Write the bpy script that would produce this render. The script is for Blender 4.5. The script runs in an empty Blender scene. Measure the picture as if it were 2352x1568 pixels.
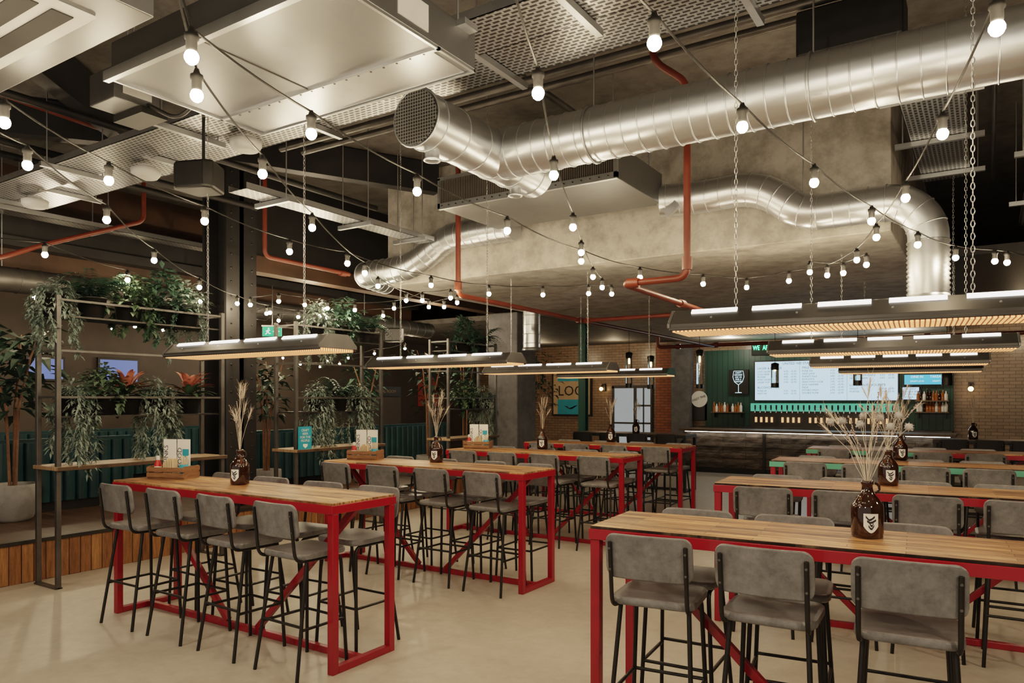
import bpy, bmesh, math, random
from mathutils import Vector, Matrix
random.seed(7)
S = bpy.context.scene; COL = S.collection
R = math.radians; PI = math.pi
TH = R(32.92); SN, CS = math.sin(TH), math.cos(TH)
F, CX, HY, CH = 1688.0, 1176.0, 917.0, 1.70
ZC = 4.7      # ceiling
ZD = 3.23     # underside of the concrete downstand

def fromd(px, d, Z):
    lat = (px-CX)*d/F
    return Vector((lat*CS-d*SN, lat*SN+d*CS, Z))
def atZ(px, py, Z): return fromd(px, F*(CH-Z)/(py-HY), Z)
def atY(px, py, Y):
    r = (px-CX)/F; X = Y*(CS*r-SN)/(CS+SN*r); d = -X*SN+Y*CS
    return Vector((X, Y, CH-(py-HY)*d/F))
def atX(px, py, X):
    r = (px-CX)/F; Y = -X*(CS+r*SN)/(SN-r*CS); d = -X*SN+Y*CS
    return Vector((X, Y, CH-(py-HY)*d/F))

# ------------------------------------------------------------------ mesh builder
class MB:
    def __init__(s): s.v = []; s.f = []; s.sm = []
    def add(s, vs, fs, smooth=False, M=None):
        b = len(s.v)
        s.v += [tuple(M @ Vector(v)) if M is not None else tuple(v) for v in vs]
        s.f += [tuple(b+i for i in f) for f in fs]; s.sm += [smooth]*len(fs)
        return s
    def box(s, x0, x1, y0, y1, z0, z1, M=None):
        vs = [(x, y, z) for z in (z0, z1) for y in (y0, y1) for x in (x0, x1)]
        return s.add(vs, [(0,2,3,1),(4,5,7,6),(0,1,5,4),(2,6,7,3),(0,4,6,2),(1,3,7,5)], False, M)
    def tube(s, pts, r, n=8, closed=False, cap=True, M=None, ref=None):
        P = [Vector(p) for p in pts]; k = len(P)
        rs = r if isinstance(r, (list, tuple)) else [r]*k
        vs = []; up = None
        for i in range(k):
            if closed: t = (P[(i+1) % k]-P[i-1])
            else: t = P[min(i+1, k-1)]-P[max(i-1, 0)]
            t.normalize()
            if up is None:
                a = Vector(ref) if ref else (Vector((0,0,1)) if abs(t.z) < .9 else Vector((1,0,0)))
                up = (a-t*a.dot(t)).normalized()
            else:
                up = (up-t*up.dot(t))
                if up.length < 1e-6: up = t.orthogonal()
                up.normalize()
            sd = t.cross(up)
            for j in range(n):
                a = 2*PI*j/n
                vs.append(P[i]+(up*math.cos(a)+sd*math.sin(a))*rs[i])
        fs = []
        for i in range(k if closed else k-1):
            for j in range(n):
                a = i*n+j; b = i*n+(j+1) % n; c = ((i+1) % k)*n+(j+1) % n; d = ((i+1) % k)*n+j
                fs.append((a, b, c, d))
        s.add(vs, fs, True, M)
        if cap and not closed:
            s.add(vs[:n], [tuple(reversed(range(n)))], False, M); s.add(vs[-n:], [tuple(range(n))], False, M)
        return s
    def sq(s, p0, p1, w, h=None, M=None, ref=None):   # square bar between two points
        h = h or w; P0 = Vector(p0); P1 = Vector(p1); t = (P1-P0).normalized()
        a = Vector(ref) if ref else (Vector((0,0,1)) if abs(t.z) < .95 else Vector((0,1,0)))
        up = (a-t*a.dot(t)).normalized(); sd = t.cross(up)
        vs = [p+sd*(sx*w/2)+up*(sz*h/2) for p in (P0, P1) for sx, sz in ((-1,-1),(1,-1),(1,1),(-1,1))]
        return s.add(vs, [(3,2,1,0),(4,5,6,7),(0,1,5,4),(1,2,6,5),(2,3,7,6),(3,0,4,7)], False, M)
    def lathe(s, prof, n=16, M=None, c=(0,0,0), smooth=True):
        vs = []; k = len(prof)
        for r, z in prof:
            for j in range(n):
                a = 2*PI*j/n; vs.append((c[0]+r*math.cos(a), c[1]+r*math.sin(a), c[2]+z))
        fs = [(i*n+j, i*n+(j+1) % n, (i+1)*n+(j+1) % n, (i+1)*n+j) for i in range(k-1) for j in range(n)]
        s.add(vs, fs, smooth, M)
        if prof[0][0] > 1e-4: s.add(vs[:n], [tuple(reversed(range(n)))], False, M)
        if prof[-1][0] > 1e-4: s.add(vs[-n:], [tuple(range(n))], False, M)
        return s
    def sphere(s, c, r, n=12, m=8, sz=1.0):
        return s.lathe([(max(r*math.sin(PI*i/m), 1e-5), -r*sz*math.cos(PI*i/m)) for i in range(m+1)], n, None, c)
    def prism(s, poly, h0, h1, M=None):      # polygon in xy (ccw) extruded along z
        n = len(poly); vs = [(x, y, h0) for x, y in poly]+[(x, y, h1) for x, y in poly]
        fs = [tuple(reversed(range(n))), tuple(range(n, 2*n))]+[(i, (i+1) % n, n+(i+1) % n, n+i) for i in range(n)]
        return s.add(vs, fs, False, M)
    def pad(s, w, h, t, rc, bend, M):        # soft rounded cushion lofted along x
        es = [0, .08, .25, .5, .75, 1]; xs = [-w/2+rc*e for e in es]
        k = 5; xs += [-w/2+rc+(w-2*rc)*i/(k+1) for i in range(1, k+1)]
        xs += [w/2-rc*e for e in reversed(es)]
        vs = []
        for x in xs:
            e = w/2-abs(x)
            hh = h/2 if e >= rc else h/2-rc+math.sqrt(max(rc*rc-(rc-e)**2, 0))
            tt = t/2*(1 if e > rc*.3 else .75+.25*e/(rc*.3)); b = tt*.55; o = bend*x*x
            for u, v in ((-tt, -hh+b), (-tt, hh-b), (-tt+b, hh), (tt-b, hh), (tt, hh-b), (tt, -hh+b), (tt-b, -hh), (-tt+b, -hh)):
                vs.append((x, u+o, v))
        n = 8; fs = [(i*n+j, i*n+(j+1) % n, (i+1)*n+(j+1) % n, (i+1)*n+j) for i in range(len(xs)-1) for j in range(n)]
        s.add(vs, fs, False, M)
        s.add(vs[:n], [tuple(reversed(range(n)))], False, M); s.add(vs[-n:], [tuple(range(n))], False, M)
        return s
    def leaf(s, p, d, L, W, droop=.15):
        d = d.normalized(); sd = d.cross(Vector((0,0,1)))
        if sd.length < .05: sd = Vector((random.uniform(-1,1), random.uniform(-1,1), 0))
        sd.normalize(); up = sd.cross(d)
        m = p+d*L*.45
        vs = [p, m+sd*W/2+up*W*.18, m, m-sd*W/2+up*W*.18, p+d*L-Vector((0,0,droop*L))]
        return s.add(vs, [(0,2,4,1),(0,3,4,2)], False)
    def build(s, name, mat, parent=None, bevel=0, local=False):
        me = bpy.data.meshes.new(name); vs = s.v
        loc = Vector((0,0,0))
        if not local:
            if parent:
                r = parent
                while r.parent: r = r.parent
                off = Vector(r.location); vs = [(v[0]-off.x, v[1]-off.y, v[2]-off.z) for v in vs]
            else:
                xs = [v[0] for v in vs]; ys = [v[1] for v in vs]; zs = [v[2] for v in vs]
                loc = Vector(((min(xs)+max(xs))/2, (min(ys)+max(ys))/2, min(zs)))
                vs = [(v[0]-loc.x, v[1]-loc.y, v[2]-loc.z) for v in vs]
        me.from_pydata([tuple(v) for v in vs], [], s.f)
        me.polygons.foreach_set('use_smooth', s.sm); me.materials.append(mat)
        bm = bmesh.new(); bm.from_mesh(me); bmesh.ops.recalc_face_normals(bm, faces=bm.faces); bm.to_mesh(me); bm.free()
        me.update()
        o = bpy.data.objects.new(name, me); COL.objects.link(o); o.location = loc
        if parent: o.parent = parent
        if bevel:
            b = o.modifiers.new('bevel', 'BEVEL'); b.width = bevel; b.segments = 2; b.limit_method = 'ANGLE'
        return o

def tag(o, label, cat, group=None, kind=None):
    o['label'] = label; o['category'] = cat
    if group: o['group'] = group
    if kind: o['kind'] = kind
    return o
def thing(name, label, cat, loc=(0,0,0), rz=0, group=None):
    o = bpy.data.objects.new(name, None); COL.objects.link(o); o.empty_display_size = .1
    o.location = loc; o.rotation_euler = (0, 0, rz)
    return tag(o, label, cat, group)
def copy_tree(o, parent=None):
    c = o.copy(); COL.objects.link(c); c.parent = parent
    for ch in list(o.children): copy_tree(ch, c)
    return c
def place(proto, used, loc, rz, label, group=None):
    o = copy_tree(proto) if used else proto
    o.location = loc; o.rotation_euler = (0, 0, rz); o['label'] = label
    if group: o['group'] = group
    return o
def fillet(pts, rad, n=6):
    P = [Vector(p) for p in pts]; out = [P[0]]
    for i in range(1, len(P)-1):
        a = (P[i-1]-P[i]); b = (P[i+1]-P[i]); r = min(rad, a.length*.49, b.length*.49)
        p0 = P[i]+a.normalized()*r; p1 = P[i]+b.normalized()*r
        for k in range(n+1):
            t = k/n; out.append(p0*(1-t)**2+P[i]*2*t*(1-t)+p1*t*t)
    out.append(P[-1]); return out
def resample(pts, step):
    out = [pts[0].copy()]; acc = 0
    for a, b in zip(pts[:-1], pts[1:]):
        L = (b-a).length; t = step-acc
        while t <= L: out.append(a+(b-a)*(t/L)); t += step
        acc = (acc+L) % step
    if (out[-1]-pts[-1]).length > step*.2: out.append(pts[-1].copy())
    return out
def text(body, size, M, mat, parent, name='lettering', align='CENTER', sx=1.0):
    cu = bpy.data.curves.new('t', 'FONT'); cu.body = body; cu.size = size; cu.align_x = align; cu.align_y = 'CENTER'; cu.resolution_u = 2
    t = bpy.data.objects.new('t', cu)
    me = bpy.data.meshes.new_from_object(t); bpy.data.objects.remove(t); bpy.data.curves.remove(cu)
    r = parent
    while r.parent: r = r.parent
    me.transform(Matrix.Translation(-Vector(r.location)) @ M @ Matrix.Diagonal((sx, 1, 1, 1)))
    me.materials.clear(); me.materials.append(mat); me.name = name
    o = bpy.data.objects.new(name, me); COL.objects.link(o); o.parent = parent
    return o
def faceY(x, y, z): return Matrix.Translation((x, y, z)) @ Matrix.Rotation(PI/2, 4, 'X')                     # faces -Y
def faceX(x, y, z, roll=0): return Matrix.Translation((x, y, z)) @ Matrix.Rotation(PI/2, 4, 'Z') @ Matrix.Rotation(PI/2, 4, 'X') @ Matrix.Rotation(roll, 4, 'Z')

# ------------------------------------------------------------------ materials
def nodes(name):
    m = bpy.data.materials.new(name); m.use_nodes = True; nt = m.node_tree
    return m, nt, nt.nodes['Principled BSDF']
def coords(nt, axes=None, scale=(1,1,1)):
    tc = nt.nodes.new('ShaderNodeTexCoord'); out = tc.outputs['Object']
    if axes:
        sp = nt.nodes.new('ShaderNodeSeparateXYZ'); cb = nt.nodes.new('ShaderNodeCombineXYZ'); nt.links.new(out, sp.inputs[0])
        for i, a in enumerate(axes): nt.links.new(sp.outputs[a], cb.inputs[i])
        out = cb.outputs[0]
    if scale != (1,1,1):
        mp = nt.nodes.new('ShaderNodeMapping'); mp.inputs['Scale'].default_value = scale; nt.links.new(out, mp.inputs[0]); out = mp.outputs[0]
    return out
def ramp(nt, fac, c0, c1, p0=.3, p1=.7):
    r = nt.nodes.new('ShaderNodeValToRGB'); r.color_ramp.elements[0].position = p0; r.color_ramp.elements[1].position = p1
    r.color_ramp.elements[0].color = (*c0, 1); r.color_ramp.elements[1].color = (*c1, 1); nt.links.new(fac, r.inputs[0]); return r.outputs[0]
def noise(nt, vec, sc, det=4, rough=.6):
    n = nt.nodes.new('ShaderNodeTexNoise'); n.inputs['Scale'].default_value = sc; n.inputs['Detail'].default_value = det
    n.inputs['Roughness'].default_value = rough; nt.links.new(vec, n.inputs['Vector']); return n.outputs['Fac']
def bump(nt, b, h, st, dist=.01):
    bp = nt.nodes.new('ShaderNodeBump'); bp.inputs['Strength'].default_value = st; bp.inputs['Distance'].default_value = dist
    nt.links.new(h, bp.inputs['Height']); nt.links.new(bp.outputs[0], b.inputs['Normal'])
def mix(nt, fac, a, b, mode='MIX'):
    m = nt.nodes.new('ShaderNodeMix'); m.data_type = 'RGBA'; m.blend_type = mode
    for v, i in ((fac, 0), (a, 6), (b, 7)):
        if isinstance(v, (int, float)): m.inputs[i].default_value = v
        elif isinstance(v, tuple): m.inputs[i].default_value = (*v, 1)
        else: nt.links.new(v, m.inputs[i])
    return m.outputs[2]
def plain(name, col, rough=.5, metal=0, var=.12, sc=6, bst=0, coat=0, scale=(1,1,1)):
    m, nt, b = nodes(name); v = coords(nt, None, scale); n = noise(nt, v, sc)
    c0 = tuple(c*(1-var) for c in col); c1 = tuple(min(c*(1+var), 1) for c in col)
    nt.links.new(ramp(nt, n, c0, c1), b.inputs['Base Color'])
    b.inputs['Roughness'].default_value = rough; b.inputs['Metallic'].default_value = metal
    if coat: b.inputs['Coat Weight'].default_value = coat
    if bst: bump(nt, b, n, bst)
    return m
def emis(name, col, st, base=(.02,.02,.02)):
    m, nt, b = nodes(name); b.inputs['Base Color'].default_value = (*base, 1)
    v = coords(nt); n = noise(nt, v, 3)
    nt.links.new(ramp(nt, n, tuple(c*.94 for c in col), col), b.inputs['Emission Color'])
    b.inputs['Emission Strength'].default_value = st; return m
def bricks(name, axes, c1, c2, mort, bw, rh, ms, rough=.5, offs=.5, grain=None, bst=.3, metal=0, var=.5):
    m, nt, b = nodes(name); v = coords(nt, axes)
    t = nt.nodes.new('ShaderNodeTexBrick'); nt.links.new(v, t.inputs['Vector'])
    for k, val in (('Scale', 1), ('Brick Width', bw), ('Row Height', rh), ('Mortar Size', ms)): t.inputs[k].default_value = val
    t.offset = offs; t.inputs['Color1'].default_value = (*c1, 1); t.inputs['Color2'].default_value = (*c2, 1); t.inputs['Mortar'].default_value = (*mort, 1)
    col = t.outputs['Color']
    if grain:
        g = noise(nt, coords(nt, axes, grain), 1, 8, .75)
        col = mix(nt, 1.0, col, ramp(nt, g, (1-var,)*3, (1.0+var*.4,)*3, .36, .64), 'MULTIPLY')
    nt.links.new(col, b.inputs['Base Color']); b.inputs['Roughness'].default_value = rough; b.inputs['Metallic'].default_value = metal
    if bst:
        inv = nt.nodes.new('ShaderNodeMath'); inv.operation = 'SUBTRACT'; inv.inputs[0].default_value = 1; nt.links.new(t.outputs['Fac'], inv.inputs[1])
        bump(nt, b, inv.outputs[0], bst, .004)
    return m
def perforated(name, axes, hole, metalc, bw, rh, ms, rough=.38, em=None, est=0, metal=.9, offs=.5):
    m, nt, b = nodes(name); v = coords(nt, axes)
    t = nt.nodes.new('ShaderNodeTexBrick'); nt.links.new(v, t.inputs['Vector']); t.offset = offs
    for k, val in (('Scale', 1), ('Brick Width', bw), ('Row Height', rh), ('Mortar Size', ms)): t.inputs[k].default_value = val
    n = noise(nt, v, 2.5)
    nt.links.new(mix(nt, t.outputs['Fac'], hole, ramp(nt, n, tuple(c*.8 for c in metalc), metalc)), b.inputs['Base Color'])
    mm = nt.nodes.new('ShaderNodeMath'); mm.operation = 'MULTIPLY'; mm.inputs[1].default_value = metal; nt.links.new(t.outputs['Fac'], mm.inputs[0])
    nt.links.new(mm.outputs[0], b.inputs['Metallic']); b.inputs['Roughness'].default_value = rough
    if em:
        nt.links.new(mix(nt, t.outputs['Fac'], em, (0.16,.05,.015)), b.inputs['Emission Color']); b.inputs['Emission Strength'].default_value = est
    return m
def floor_mat():
    m, nt, b = nodes('polished_concrete_floor'); v = coords(nt)
    n1 = noise(nt, v, .7, 6, .6); n2 = noise(nt, v, 9, 8, .75)
    c = ramp(nt, n1, (.36,.318,.268), (.475,.43,.372))
    c = mix(nt, .5, c, ramp(nt, n2, (.32,.28,.232), (.525,.477,.41)))
    nt.links.new(c, b.inputs['Base Color'])
    nt.links.new(ramp(nt, n1, (.32,)*3, (.46,)*3), b.inputs['Roughness']); return m
def wood_top():
    m, nt, b = nodes('reclaimed_plank_top'); v = coords(nt)
    oi = nt.nodes.new('ShaderNodeObjectInfo'); sh = nt.nodes.new('ShaderNodeVectorMath'); sh.operation = 'ADD'
    mu = nt.nodes.new('ShaderNodeVectorMath'); mu.operation = 'SCALE'; mu.inputs['Scale'].default_value = .37; nt.links.new(oi.outputs['Location'], mu.inputs[0])
    nt.links.new(v, sh.inputs[0]); nt.links.new(mu.outputs[0], sh.inputs[1]); v2 = sh.outputs[0]
    t = nt.nodes.new('ShaderNodeTexBrick'); nt.links.new(v2, t.inputs['Vector']); t.offset = .37
    for k, val in (('Scale', 1), ('Brick Width', .62), ('Row Height', .052), ('Mortar Size', .0016)): t.inputs[k].default_value = val
    t.inputs['Color1'].default_value = (.60,.335,.155,1); t.inputs['Color2'].default_value = (.16,.066,.027,1); t.inputs['Mortar'].default_value = (.03,.018,.012,1)
    def st(sx, sy):
        mp = nt.nodes.new('ShaderNodeMapping'); mp.inputs['Scale'].default_value = (sx, sy, 1); nt.links.new(v2, mp.inputs[0]); return mp.outputs[0]
    g1 = noise(nt, st(2.6, 55), 1, 8, .8); g2 = noise(nt, st(3, 14), 1, 5, .7)
    c = mix(nt, 1.0, t.outputs['Color'], ramp(nt, g1, (.30,.26,.22), (1.2,1.17,1.12), .42, .57), 'MULTIPLY')
    c = mix(nt, ramp(nt, g2, (0,)*3, (.4,)*3, .52, .68), c, (.46,.34,.22))
    nt.links.new(c, b.inputs['Base Color']); nt.links.new(ramp(nt, g1, (.54,)*3, (.38,)*3), b.inputs['Roughness']); bump(nt, b, g1, .3, .003)
    b.inputs['Specular IOR Level'].default_value = .32; return m
def concrete_mat(name, a, bc, rough=.75, spots=.35):
    m, nt, b = nodes(name); v = coords(nt)
    n1 = noise(nt, v, .8, 7, .65); n2 = noise(nt, v, 4.5, 8, .7)
    c = mix(nt, .45, ramp(nt, n1, a, bc), ramp(nt, n2, tuple(x*.7 for x in a), bc, .38, .58))
    vo = nt.nodes.new('ShaderNodeTexVoronoi'); vo.inputs['Scale'].default_value = 1.7; nt.links.new(v, vo.inputs['Vector'])
    c = mix(nt, ramp(nt, vo.outputs['Distance'], (spots,)*3, (0,)*3, .04, .13), c, tuple(x*.35 for x in a))
    nt.links.new(c, b.inputs['Base Color']); b.inputs['Roughness'].default_value = rough; bump(nt, b, n2, .3); return m
def galv_mat(name, col, rough, sc=14, var=.10):
    m, nt, b = nodes(name); v = coords(nt)
    vo = nt.nodes.new('ShaderNodeTexVoronoi'); vo.inputs['Scale'].default_value = sc; nt.links.new(v, vo.inputs['Vector'])
    n = noise(nt, v, 1.5, 2); f = mix(nt, .7, vo.outputs['Color'], n)
    nt.links.new(ramp(nt, f, tuple(c*(1-var) for c in col), col), b.inputs['Base Color'])
    b.inputs['Roughness'].default_value = rough
    b.inputs['Metallic'].default_value = .95; return m

M = {}
M['floor'] = floor_mat()
M['concrete'] = concrete_mat('raw_concrete', (.22,.207,.187), (.43,.41,.375), .75, .5)
M['concreted'] = concrete_mat('dark_column_concrete', (.085,.085,.09), (.15,.15,.155))
M['pot'] = concrete_mat('cast_concrete_pot', (.20,.195,.19), (.32,.31,.30))
M['ceil'] = concrete_mat('dark_ceiling', (.085,.08,.074), (.165,.156,.145))
M['galv'] = galv_mat('galvanised_steel', (.56,.58,.60), .34)
M['galvp'] = galv_mat('galvanised_sheet', (.26,.266,.275), .42, 8)
M['duct'] = galv_mat('spiral_duct_steel', (.66,.69,.72), .33, 26, .04)
M['chain'] = plain('chain_steel', (.40,.40,.40), .35, .9, .15, 9)
M['tray'] = perforated('perforated_tray', 'XYZ', (.008,.008,.008), (.48,.495,.51), .060, .034, .0080, .34)
M['trayy'] = perforated('perforated_tray_lengthwise', 'YXZ', (.008,.008,.008), (.35,.365,.38), .060, .034, .0072, .34)
M['mesh'] = perforated('wire_guard', 'XZY', (.03,.03,.03), (.6,.6,.58), .022, .022, .003, offs=0)
M['fins'] = perforated('cooling_fins', 'XZY', (.03,.027,.025), (.22,.20,.18), .022, .4, .004, offs=0, metal=.4)
M['red'] = plain('red_painted_steel', (.275,.009,.021), .28, 0, .1, 3, 0, .3)
M['pipe'] = plain('red_oxide_pipe', (.15,.032,.016), .42, 0, .15, 4)
M['black'] = plain('black_powder_coat', (.016,.0155,.015), .40, .2, .2, 8)
M['blackp'] = plain('black_plastic', (.012,.012,.012), .5, 0, .2, 8)
M['cord'] = plain('black_rubber_cord', (.004,.004,.004), .7, 0, .2, 8)
M['steel'] = plain('dark_steel', (.052,.050,.048), .38, .6, .25, 3)
M['grey_steel'] = plain('weathered_steel', (.12,.117,.113), .42, .7, .25, 4)
M['beam'] = plain('black_beam_paint', (.022,.022,.023), .5, .1, .25, 3)
def leather():
    m, nt, b = nodes('worn_grey_leather'); v = coords(nt)
    oi = nt.nodes.new('ShaderNodeObjectInfo'); sh = nt.nodes.new('ShaderNodeVectorMath'); sh.operation = 'ADD'
    nt.links.new(v, sh.inputs[0]); nt.links.new(oi.outputs['Location'], sh.inputs[1]); v = sh.outputs[0]
    n1 = noise(nt, v, 11, 8, .7); n2 = noise(nt, v, 40, 6, .7)
    c = mix(nt, .4, ramp(nt, n1, (.085,.085,.088), (.218,.217,.22), .34, .66), ramp(nt, n2, (.105,.105,.106), (.188,.186,.187), .36, .62))
    nt.links.new(c, b.inputs['Base Color']); nt.links.new(ramp(nt, n1, (.28,)*3, (.43,)*3), b.inputs['Roughness']); bump(nt, b, n1, .18, .004); return m
M['leather'] = leather()
M['top'] = wood_top()
M['clad'] = bricks('vertical_wood_boards', 'ZYX', (.36,.18,.072), (.22,.10,.042), (.02,.01,.005), 4, .105, .004, .42, .3, (3, 28, 1), .3)
M['herring'] = bricks('dark_wood_floor', 'XYZ', (.115,.066,.040), (.07,.041,.026), (.012,.008,.005), .6, .11, .003, .35, .5, (4, 30, 1), .2)
M['shelf'] = bricks('shelf_boards', 'YXZ', (.42,.28,.16), (.30,.19,.11), (.08,.05,.03), 2.2, .12, .002, .5, .4, (5, 40, 1), .2)
M['tile'] = bricks('cream_glazed_brick', 'XZY', (.25,.175,.115), (.19,.13,.085), (.09,.06,.043), .225, .075, .006, .3, .5, None, .35)
M['redbrick'] = bricks('red_brick_pier', 'XZY', (.30,.10,.042), (.21,.066,.028), (.10,.06,.038), .225, .075, .008, .6, .5, None, .35)
M['barwood'] = bricks('rough_bar_front', 'XZY', (.155,.12,.092), (.075,.06,.047), (.010,.008,.006), 1.3, .12, .004, .8, .4, (3, 22, 1), .5, var=.78)
M['darkwall'] = plain('dark_wall_paint', (.048,.038,.031), .6, 0, .3, 1.2)
M['bulk'] = plain('rust_brown_panel', (.066,.038,.023), .55, 0, .4, 1.3)
M['green'] = bricks('green_metal_cladding', 'ZXY', (.012,.060,.048), (.010,.050,.041), (.004,.02,.017), 6, .14, .01, .45, .0, None, .5)
M['greenp'] = plain('green_column_paint', (.012,.075,.062), .45, .1, .2, 3)
M['green_tint'] = plain('mint_light_tint', (.10,.34,.25), .35, 0, .1, 3)  # colour stands in for green light on the red table frames
M['teal'] = plain('dark_teal_leather', (.014,.048,.058), .36, 0, .3, 3)
M['darktop'] = plain('dark_timber', (.10,.065,.042), .4, 0, .35, 9, 0, 0, (1, 8, 8))
M['crate'] = plain('crate_wood', (.22,.11,.05), .6, 0, .35, 9, 0, 0, (1, 1, 8))
M['white'] = plain('white_paint', (.55,.55,.548), .5, 0, .05, 4)
M['card'] = plain('printed_card', (.76,.75,.72), .6, 0, .04, 4)
M['ink'] = plain('dark_ink', (.015,.015,.018), .6, 0, .05, 4)
M['bluepr'] = plain('blue_print', (.025,.30,.42), .5, 0, .1, 4)
M['tan'] = plain('tan_print', (.46,.33,.20), .5, 0, .1, 4)
M['faded'] = plain('faded_gold_lettering', (.20,.14,.08), .5, 0, .1, 4)
M['ketchup'] = plain('red_plastic', (.45,.015,.012), .35, 0, .06, 4)
M['napkin'] = plain('kraft_paper', (.62,.48,.32), .8, 0, .1, 6)
M['dry'] = plain('dried_straw', (.62,.56,.47), .85, 0, .2, 12)
M['dryd'] = plain('dried_mauve_bud', (.38,.31,.29), .85, 0, .25, 12)
M['thistle'] = plain('grey_thistle', (.40,.39,.385), .9, 0, .25, 30)
M['soil'] = plain('potting_soil', (.02,.014,.01), .95, 0, .3, 30)
M['trunk'] = plain('brown_stem', (.20,.11,.065), .8, 0, .3, 10)
def leafm(name, a, b_):
    m, nt, b = nodes(name); n = noise(nt, coords(nt), 7, 3); nt.links.new(ramp(nt, n, a, b_, .35, .65), b.inputs['Base Color']); b.inputs['Roughness'].default_value = .5; return m
M['lf_green'] = leafm('deep_green_leaf', (.026,.060,.046), (.080,.145,.108))
M['lf_ivy'] = leafm('ivy_leaf', (.044,.088,.054), (.12,.18,.115))
M['lf_grey'] = leafm('grey_green_leaf', (.115,.16,.142), (.285,.345,.31))
M['lf_red'] = leafm('red_croton_leaf', (.24,.05,.036), (.50,.20,.135))
M['lf_dark'] = leafm('dark_leaf', (.020,.046,.036), (.064,.102,.074))
def glass(name, col, rough=.05, tr=1.0):
    m, nt, b = nodes(name); n = noise(nt, coords(nt), 3); nt.links.new(ramp(nt, n, tuple(c*.9 for c in col), col), b.inputs['Base Color'])
    b.inputs['Roughness'].default_value = rough; b.inputs['Transmission Weight'].default_value = tr; b.inputs['IOR'].default_value = 1.45; return m
M['amber'] = plain('amber_bottle_glass', (.026,.009,.0035), .07, 0, .3, 5, 0, .8)
M['clear'] = glass('clear_glass', (.95,.95,.92))
M['bottle2'] = plain('whisky_bottle', (.34,.13,.04), .12, 0, .5, 9)
M['bulb'] = emis('lit_bulb', (1.0,.775,.50), 330)
M['strip'] = emis('white_light_strip', (1.0,.93,.83), 3.0)
M['heat'] = perforated('glowing_heater_mesh', 'XYZ', (.3,.12,.04), (.15,.12,.1), .020, .020, .0034, em=(1.0,.42,.17), est=1.7, offs=0)
M['led'] = emis('bar_led', (1.0,.95,.85), 9)
M['screen'] = emis('menu_screen', (.55,.80,1.0), 1.15)
M['screenb'] = emis('blue_menu_screen', (.08,.45,.72), 1.1)
M['tv'] = emis('wall_tv', (.20,.30,.75), .45)
M['txt'] = plain('screen_text', (.02,.05,.07), .7, 0, .05, 4)
M['txtw'] = emis('white_lit_text', (.9,.98,1), 1.2)
M['neong'] = emis('green_neon', (.05,1.0,.35), 7)
M['neonw'] = emis('pale_blue_neon', (.60,.88,1.0), 1.8)
M['mint'] = emis('mint_lit_panel', (.10,.50,.32), .7)
M['tapo'] = emis('amber_tap_badge', (1.0,.50,.22), 1.0)
M['exit'] = emis('exit_green', (.01,.5,.22), 1.0)
M['doorg'] = emis('bright_doorway', (.66,.70,.70), .36)
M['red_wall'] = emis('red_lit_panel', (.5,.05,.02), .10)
M['amberl'] = emis('amber_filament', (1.0,.6,.25), 10)

# ------------------------------------------------------------------ setting
def struct(name, mb, mat, label, cat, bevel=0):
    o = mb.build(name, mat, None, bevel); return tag(o, label, cat, None, 'structure')
struct('floor', MB().box(-14.2, 4.2, -3.5, 19.8, -.1, 0), M['floor'], 'smooth beige polished concrete floor', 'floor')
struct('floor_raised', MB().box(-14, -7.52, -3, 12.2, 0, .38), M['herring'], 'raised dark wooden floor of the seating platform on the left', 'floor')
struct('trim_1', MB().box(-7.52, -7.49, -3, 12.2, 0, .36), M['clad'], 'warm vertical timber boards facing the raised platform', 'cladding')
struct('trim_2', MB().box(-7.54, -7.475, -3, 12.2, .36, .395), M['steel'], 'dark steel edge along the raised platform', 'edge strip')
struct('ceiling', MB().box(-14.2, 4.2, -3.5, 19.8, ZC, ZC+.1), M['ceil'], 'dark exposed soffit high above the ducts', 'ceiling')
struct('ceiling_downstand', MB().box(-6.83, -.735, 7.45, 19.6, ZD, ZC), M['concrete'], 'large raw concrete downstand lowering the ceiling toward the bar', 'concrete beam', .01)
struct('ceiling_right', MB().box(-.735, 4.2, 10.5, 19.6, 3.45, 3.55), M['beam'], 'black lowered ceiling right of the concrete downstand', 'ceiling')
struct('ceiling_left', MB().box(-14.2, -6.83, 12.2, 19.6, 3.3, 3.4), M['ceil'], 'dark lowered ceiling left of the concrete downstand', 'ceiling')
struct('wall_back', MB().box(-14.2, 4.2, 19.5, 19.7, 0, ZC), M['tile'], 'glazed brick wall behind the bar', 'wall')
struct('wall_left', MB().box(-14.2, -14, -3.5, 19.5, 0, ZC), M['darkwall'], 'dark painted wall behind the booths', 'wall')
struct('wall_right', MB().box(4, 4.2, -3.5, 19.5, 0, ZC), M['darkwall'], 'dark painted wall on the right', 'wall')
struct('trim_3', MB().box(-10.7, -10.5, -3, 12.2, 3.3, ZC), M['bulk'], 'rust brown bulkhead above the booths', 'bulkhead')
struct('trim_8', MB().box(-8.35, -8.2, 6.15, 12.1, 3.62, ZC), M['beam'], 'black fascia between the steel column and the concrete downstand', 'fascia')
struct('trim_9', MB().box(-8.4, -8.15, 6.15, 12.1, 3.40, 3.615), M['bulk'], 'rust brown beam under the black fascia', 'beam')
struct('trim_10', MB().box(-10.45, -10.2, -3, 12.1, 3.62, 3.74).box(-10.34, -10.31, -3, 12.1, 3.74, 4.05).box(-10.45, -10.2, -3, 12.1, 4.05, 4.12), M['beam'], 'black steel girder in front of the rust brown bulkhead', 'girder')
c = MB(); cx, cy = -8.05, 5.86
c.box(cx-.24, cx+.24, cy-.03, cy+.03, .38, ZC).box(cx-.24, cx-.20, cy-.22, cy+.22, .38, ZC).box(cx+.20, cx+.24, cy-.22, cy+.22, .38, ZC)
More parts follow.
